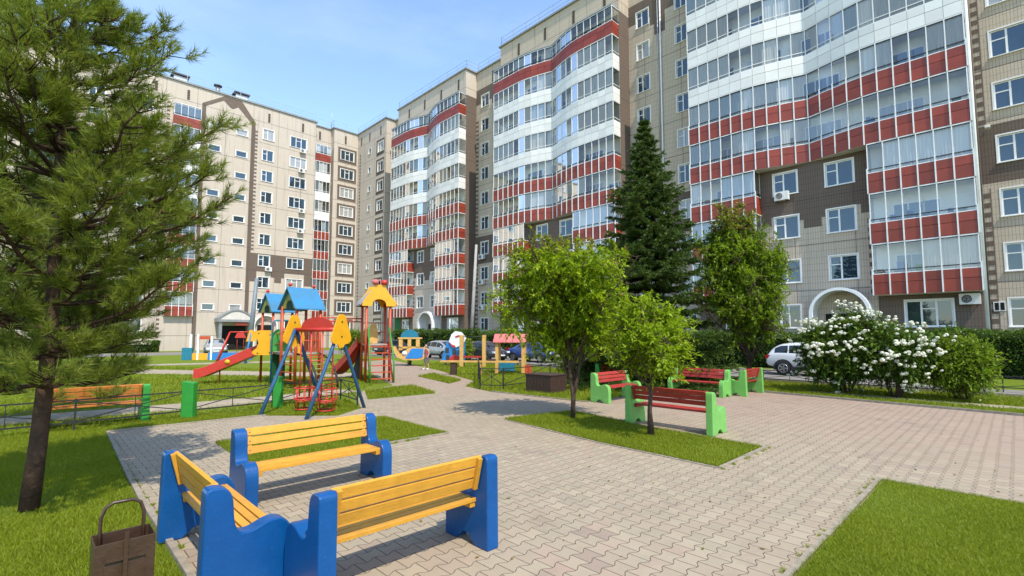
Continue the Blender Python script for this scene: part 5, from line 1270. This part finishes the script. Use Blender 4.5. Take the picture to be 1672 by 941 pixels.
for (x, y, hh, sd__, lb) in ((-23, 25, 5.2, 61, 'leafy tree behind the pine at the left beyond the fence'), (-36, 40, 6.0, 62, 'leafy tree far left near the far driveway')):
    broadleaf('broadleaf_tree', lb, 'tree', (x, y, 0), [(0,0,0),(0,.05,1.5),(.1,0,3),(.1,0,hh*.85)], ell(0,0,hh*.6,hh*.36,hh*.36,hh*.42,lo=-.85,seed=sd__), 14000, .2, L_dark, np.random.default_rng(sd__), (20, 8, 8), .1, 1.2, bare=.3)
# ---- a few fallen leaves and specks on the paving
V = []; rr = np.random.default_rng(77)
for _ in range(420):
    a, b = rr.uniform(2, 17), rr.uniform(-3, 13); 
    if in_poly(np.array([[a, b]]), PAVE)[0]:
        x, y = W(a, b); t = rr.uniform(0, 6.28); s = rr.uniform(.012, .035); 
        for k, q in ((0, 1), (1.7, .5), (3.14, 1), (4.6, .5)): V.append((x+math.cos(t+k)*s*q, y+math.sin(t+k)*s*q, .004+rr.uniform(0, .012)))
o = np_mesh('fallen_leaves', V, np.arange(len(V)).reshape(-1, 4), L_orange); o['kind'] = 'stuff'; o['label'] = 'scattered fallen leaves lying on the pavers'; o['category'] = 'leaves'
# ------------------------------------------------------------------ cars
def carpaint(name, c, metal=.0): return mat(name, c, .28, .5, .05, 3, coat=.8, metal=metal)
M_tyre = mat('tyre_rubber', (.018, .018, .019), .8, .3); M_rim = mat('alloy_rim', (.45, .46, .47), .3, .5, metal=.8)
k_ = NT('car_glass'); k_.p.inputs['Base Color'].default_value = (.012, .016, .02, 1); k_.p.inputs['Roughness'].default_value = .04; k_.p.inputs['Specular IOR Level'].default_value = .8; M_cglass = k_.m
M_tail = mat('tail_light', (.35, .015, .015), .2, .6); M_head = mat('head_light', (.7, .72, .74), .1, .8); M_clad = mat('black_cladding', (.02, .02, .021), .6, .4); M_numb = mat('number_plate', (.7, .7, .68), .5)
CARM = {}
def car_meshes(kind):
    """nose toward +x; length 4.3 m"""
    if kind in CARM: return CARM[kind]
    if kind == 'suv': ST = [(-2.12,.52,.78,.80,.80,.70),(-2.05,.42,.98,1.02,.84,.72),(-1.85,.36,1.05,1.32,.88,.66),(-1.45,.34,1.06,1.55,.90,.66),(-.6,.33,1.02,1.60,.90,.66),(.15,.33,.99,1.57,.90,.66),(.75,.33,.97,1.28,.90,.70),(1.05,.33,.97,1.03,.90,.76),(1.7,.34,.90,.93,.86,.76),(2.02,.38,.80,.82,.80,.72),(2.14,.46,.66,.68,.70,.66)]
    elif kind == 'hatch': ST = [(-2.0,.45,.75,.77,.76,.66),(-1.9,.36,.92,.96,.80,.68),(-1.55,.30,.97,1.26,.83,.62),(-1.1,.28,.97,1.45,.84,.60),(-.2,.27,.94,1.50,.84,.60),(.45,.27,.91,1.42,.84,.62),(1.0,.27,.89,1.12,.84,.66),(1.3,.27,.88,.94,.84,.72),(1.75,.30,.78,.81,.80,.70),(2.0,.36,.66,.68,.70,.62)]
    else: ST = [(-2.2,.45,.80,.82,.78,.70),(-2.12,.36,.93,.95,.82,.72),(-1.55,.30,.97,1.00,.85,.72),(-1.1,.28,.96,1.28,.86,.64),(-.65,.28,.95,1.44,.86,.60),(.2,.28,.93,1.45,.86,.60),(.6,.28,.91,1.30,.86,.63),(1.1,.28,.90,.97,.86,.72),(1.8,.30,.78,.81,.82,.72),(2.2,.38,.62,.64,.72,.64)]
    m = MB(); vs = []
    for (x, zb_, zm, zr, hw, hr) in ST:
        half = [(hw*.90, zb_), (hw*1.0, zb_+.12), (hw*1.02, (zb_+zm)/2+.05), (hw*.985, zm-.03), (hw*.95, zm), (hr+.02, zr-.06), (hr-.08, zr), (hr*.4, zr+.025)]
        vs += [(x, y, z) for y, z in half] + [(x, -y, z) for y, z in reversed(half)]
    n = 16; fs = []
    for i in range(len(ST)-1): fs += [(i*n+k, i*n+(k+1) % n, (i+1)*n+(k+1) % n, (i+1)*n+k) for k in range(n)]
    fs += [tuple(range(n)), tuple(range((len(ST)-1)*n, len(ST)*n))]
    m.add(vs, fs, 0, True); m.sm[-2:] = [False, False]
    # glass: side panels between belt and roof, proud by 6 mm
    def at(x):
        for a, b in zip(ST, ST[1:]):
            if a[0] <= x <= b[0]: t = (x-a[0])/(b[0]-a[0]); return [p+(q-p)*t for p, q in zip(a, b)]
    g = MB(); cab = [s for s in ST if s[3]-s[2] > .2]; xs0, xs1 = cab[0][0]+.12, cab[-1][0]-.05
    split = [xs0, xs0+(xs1-xs0)*.27, xs0+(xs1-xs0)*.63, xs1]
    for sgn in (-1, 1):
        for a, b in zip(split, split[1:]):
            pts = np.linspace(a+.035, b-.035, 5); lo, hi = [], []
            for x in pts:
                _, zb_, zm, zr, hw, hr = at(x); t0, t1 = .10, .86
                y0, z0 = hw*.95+(hr+.02-hw*.95)*t0, zm+(zr-.06-zm)*t0; y1, z1 = hw*.95+(hr+.02-hw*.95)*t1, zm+(zr-.06-zm)*t1
                lo.append((x, sgn*(y0+.008), z0)); hi.append((x, sgn*(y1+.008), z1))
            g.add(lo+hi, [(i, i+1, 5+i+1, 5+i) for i in range(4)])
    def screen(x0, x1, back):
        a, b = at(x0), at(x1); o = .012
        g.add([(x0, -a[5]*.88, a[3]+o), (x0, a[5]*.88, a[3]+o), (x1, b[5]*.84, b[3]+o), (x1, -b[5]*.84, b[3]+o)], [(0,1,2,3)])
    tops = [s for s in ST if s[3] > max(q[3] for q in ST)-.16]; x_f = tops[-1][0]; x_r = tops[0][0]
    fw = [s for s in ST if s[0] > x_f and s[3]-s[2] < .2][0][0]; rw = [s for s in ST if s[0] < x_r and s[3]-s[2] < .24][-1][0]
    for k in range(4):
        screen(x_f+.08+(fw-x_f-.12)*k/4, x_f+.08+(fw-x_f-.12)*(k+1)/4, False); screen(x_r-.08-(x_r-rw-.12)*k/4, x_r-.08-(x_r-rw-.12)*(k+1)/4, True)
    wx = (ST[0][0]+.82, ST[-1][0]-.86); hw = .86 if kind != 'suv' else .90; wr = .31 if kind != 'suv' else .35
    w = MB(); n = 22
    prof = [(wr*.62,-.11),(wr*.9,-.11),(wr,-.07),(wr,.07),(wr*.9,.11),(wr*.62,.11)]
    vs = [(r*math.cos(2*math.pi*i/n), y, wr+r*math.sin(2*math.pi*i/n)) for i in range(n) for r, y in prof]; q = len(prof)
    w.add(vs, [(i*q+k, i*q+k+1, ((i+1) % n)*q+k+1, ((i+1) % n)*q+k) for i in range(n) for k in range(q-1)], 0, True)
    r = MB(); r.tube([(0,.085,wr), (0,-.085,wr)], wr*.62, 20, 1)
    for y in (-.1, .1):
        for i in range(5): t = 2*math.pi*i/5; r.bar((0,y,wr), (wr*.6*math.cos(t), y, wr+wr*.6*math.sin(t)), .07, .03, 0, up=(0,1,0))
        r.tube([(wr*.58*math.cos(2*math.pi*i/n), y, wr+wr*.58*math.sin(2*math.pi*i/n)) for i in range(n+1)], .02, 5, 0, False)
    arches = []
    for x in wx:
        for sgn in (-1, 1):
            arch_ = MB(); arches.append(arch_)
            R0, R1 = wr*1.02, wr*1.24
            for i in range(14):
                t0, t1 = math.pi*(i/14)*1.16-.25, math.pi*((i+1)/14)*1.16-.25
                P_ = [(x+R0*math.cos(t0), wr+R0*math.sin(t0)), (x+R1*math.cos(t0), wr+R1*math.sin(t0)), (x+R1*math.cos(t1), wr+R1*math.sin(t1)), (x+R0*math.cos(t1), wr+R0*math.sin(t1))]
                arch_.prism(P_, lambda u, v, t: (u, t, v), sgn*(hw-.05), sgn*(hw+.04))
            arch_.prism([(x+R0*math.cos(t), wr+R0*math.sin(t)) for t in np.linspace(0, 2*math.pi, 17)[:-1]], lambda u, v, t: (u, t, v), sgn*(hw-.3), sgn*(hw-.03), 0)
    sill = MB(); sill.box(wx[0]+.42, wx[1]-.42, -hw-.02, -hw+.1, .28, .42); sill.box(wx[0]+.42, wx[1]-.42, hw-.1, hw+.02, .28, .42)
    tl = MB(); a = at(ST[1][0]+.02); x0 = ST[0][0]
    for sgn in (-1, 1): tl.box(x0-.01, x0+.32, sgn*(a[4]-.16), sgn*(a[4]+.012), ST[0][2]+.03, ST[0][2]+.19)
    hl = MB(); xe = ST[-1][0]
    for sgn in (-1, 1): hl.box(xe-.34, xe-.03, sgn*.52, sgn*.78, .62, .76)
    pl = [MB().box(x0-.02, x0+.02, -.26, .26, .55, .66), MB().box(xe-.02, xe+.015, -.26, .26, .42, .53)]
    mi = MB()
    for sgn in (-1, 1): mi.ball((fw-.42, sgn*(hw+.06), 1.0), .09, 8, 6, sc=(.7,1,.8))
    CARM[kind] = (m, g, w, r, arches, sill, tl, hl, pl, mi, wx, hw); return CARM[kind]
def car(label, kind, loc, rot, paint, group='cars parked around the courtyard'):
    m, g, w, r, ar, si, tl, hl, pl, mi, wx, hw = car_meshes(kind); e = thing('parked_car', label, 'car', loc, rot, group)
    b = m.build('body', paint, e); b.modifiers.new('smooth', 'SUBSURF').levels = 1; b.modifiers[0].render_levels = 2
    g.build('window', M_cglass, e); [q.build('wheel_arch', M_clad, e) for q in ar]; si.build('sill', M_clad, e); tl.build('tail_light', M_tail, e); hl.build('headlight', M_head, e); [q.build('number_plate', M_numb, e) for q in pl]; mi.build('wing_mirror', paint, e)
    tm, rm = w.mesh('tyre', M_tyre), r.mesh('rim', [M_rim, M_clad])
    for x in wx:
        for sgn in (-1, 1):
            o = linkobj('wheel', tm, e, (x, sgn*(hw-.07), 0)); linkobj('rim', rm, o)
def car_ab(label, kind, a, b, d, paint, dz=0): x, y = W(a, b); car(label, kind, (x, y, dz), AR+d, paint)
P_w, P_s, P_d, P_b, P_k = carpaint('white_car_paint', (.60,.61,.62)), carpaint('silver_car_paint', (.42,.44,.46), .5), carpaint('dark_car_paint', (.03,.035,.045)), carpaint('blue_car_paint', (.015,.05,.20)), carpaint('grey_car_paint', (.12,.13,.14))
car_ab('white SUV half hidden behind the flowering bush, its rear wheel showing', 'suv', 27.2, 6.75, -H/2, P_w)
car_ab('silver hatchback in front of the far hedge behind the child', 'hatch', 24.3, 33.1, -H/2, P_s)
car_ab('dark car right of the small bright green bush', 'hatch', 24.6, 28.3, -H/2, P_d)
car_ab('blue car glimpsed under the branches of the larger light green tree', 'sedan', 26.4, 24.8, -H/2, P_b)
car_ab('grey car glimpsed behind the two light green trees', 'sedan', 26.4, 19.6, -H/2, P_k)
car('silver SUV parked at the left entrance behind the white posted sandbox', 'suv', (-28.0, 46.5, 0), -1.0, P_s)
car('dark car near the far entrance behind the yellow roofed play tower', 'hatch', (-11.5, 48, 0), .8, P_d)

# ------------------------------------------------------------------ child on the path
M_skin = mat('skin', (.50, .31, .22), .55, .4, .08, 12); M_hair = mat('dark_hair', (.025, .016, .012), .6, .4, .3, 30)
M_top = mat('pink_flower_top', (.42, .09, .10), .8, .2, .75, 24, col2=(.06, .05, .04)); M_skirt = mat('grey_brown_skirt', (.12, .105, .085), .85, .2, .3, 8); M_shoe = mat('white_shoe', (.75, .74, .72), .5)
def skin_body(name, verts, edges, radii, m, parent, root=0, sub=2):
    me = bpy.data.meshes.new(name); me.from_pydata(verts, edges, []); me.materials.append(m); o = bpy.data.objects.new(name, me); COL.objects.link(o); o.parent = parent
    o.modifiers.new('skin', 'SKIN'); o.modifiers[0].use_smooth_shade = True; s = o.modifiers.new('sub', 'SUBSURF'); s.levels = s.render_levels = sub
    for i, r in enumerate(radii): d = me.skin_vertices[0].data[i]; d.radius = (r, r); d.use_root = (i == root)
    return o
e = thing('person', 'child in pink flowered top and grey skirt walking on the path', 'person', (-4.83, 27.9, 0), 2.4)
S = 1.40/1.62
vb = [(0,0,.90),(0,.0,1.08),(0,.0,1.25),(0,0,1.36),(0,.015,1.44), (.09,0,.86),(.10,.03,.48),(.10,.10,.07),(.10,.22,.04), (-.09,0,.86),(-.10,-.02,.48),(-.10,-.10,.09),(-.10,.02,.045), (.17,0,1.31),(.22,.0,1.06),(.20,.13,.88),(.19,.17,.80),(-.17,0,1.31),(-.22,-.02,1.06),(-.21,.07,.86),(-.20,.10,.78)]
eb = [(0,1),(1,2),(2,3),(3,4),(0,5),(5,6),(6,7),(7,8),(0,9),(9,10),(10,11),(11,12),(2,13),(13,14),(14,15),(15,16),(2,17),(17,18),(18,19),(19,20)]
rb = [.125,.105,.115,.055,.05,.085,.055,.038,.035,.085,.055,.038,.035,.055,.04,.03,.028,.055,.04,.03,.028]
body = skin_body('body', [tuple(c*S for c in v) for v in vb], eb, [r*S for r in rb], M_skin, e)
m = MB(); m.ball((0,.02*S,1.55*S), .105*S, 16, 12, sc=(.82,.95,1.12)); m.ball((0,.122*S,1.54*S), .018*S, 8, 6, sc=(.8,1,1.2)); m.ball((.087*S,.01,1.55*S), .022*S, 6, 5, sc=(.5,1,1.3)); m.ball((-.087*S,.01,1.55*S), .022*S, 6, 5, sc=(.5,1,1.3)); hd = m.build('head', M_skin, e)
m = MB(); m.ball((.034*S,.108*S,1.56*S), .012*S, 6, 5); m.ball((-.034*S,.108*S,1.56*S), .012*S, 6, 5); m.build('eyes', M_hair, hd); m = MB(); m.ball((0,.112*S,1.495*S), .02*S, 8, 5, sc=(1,.4,.3)); m.build('mouth', M_top, hd)
m = MB(); m.ball((0,-.02*S,1.585*S), .115*S, 14, 10, sc=(.9,.95,1.0)); m.ball((0,-.075*S,1.42*S), .075*S, 10, 8, sc=(1,.6,1.7)); m.build('hair', M_hair, hd)
def ringtube(prof, name, mt, n=18):
    m = MB(); vs = [(rx*S*math.cos(2*math.pi*i/n), ry*S*math.sin(2*math.pi*i/n), z*S) for z, rx, ry in prof for i in range(n)]
    m.add(vs, [(j*n+i, j*n+(i+1) % n, (j+1)*n+(i+1) % n, (j+1)*n+i) for j in range(len(prof)-1) for i in range(n)], 0, True); return m.build(name, mt, e)
ringtube([(.86,.155,.135),(.95,.15,.125),(1.08,.13,.112),(1.22,.155,.122),(1.30,.16,.11),(1.355,.09,.075)], 'shirt', M_top)
ringtube([(.52,.215,.20),(.62,.20,.18),(.80,.165,.145),(.92,.14,.122)], 'skirt', M_skirt)
for x, y in ((.10,.14), (-.10,-.04)): m = MB(); m.ball((x*S, (y+.02)*S, .045*S), .06*S, 10, 7, sc=(.72,1.7,.75)); m.build('shoe', M_shoe, e)
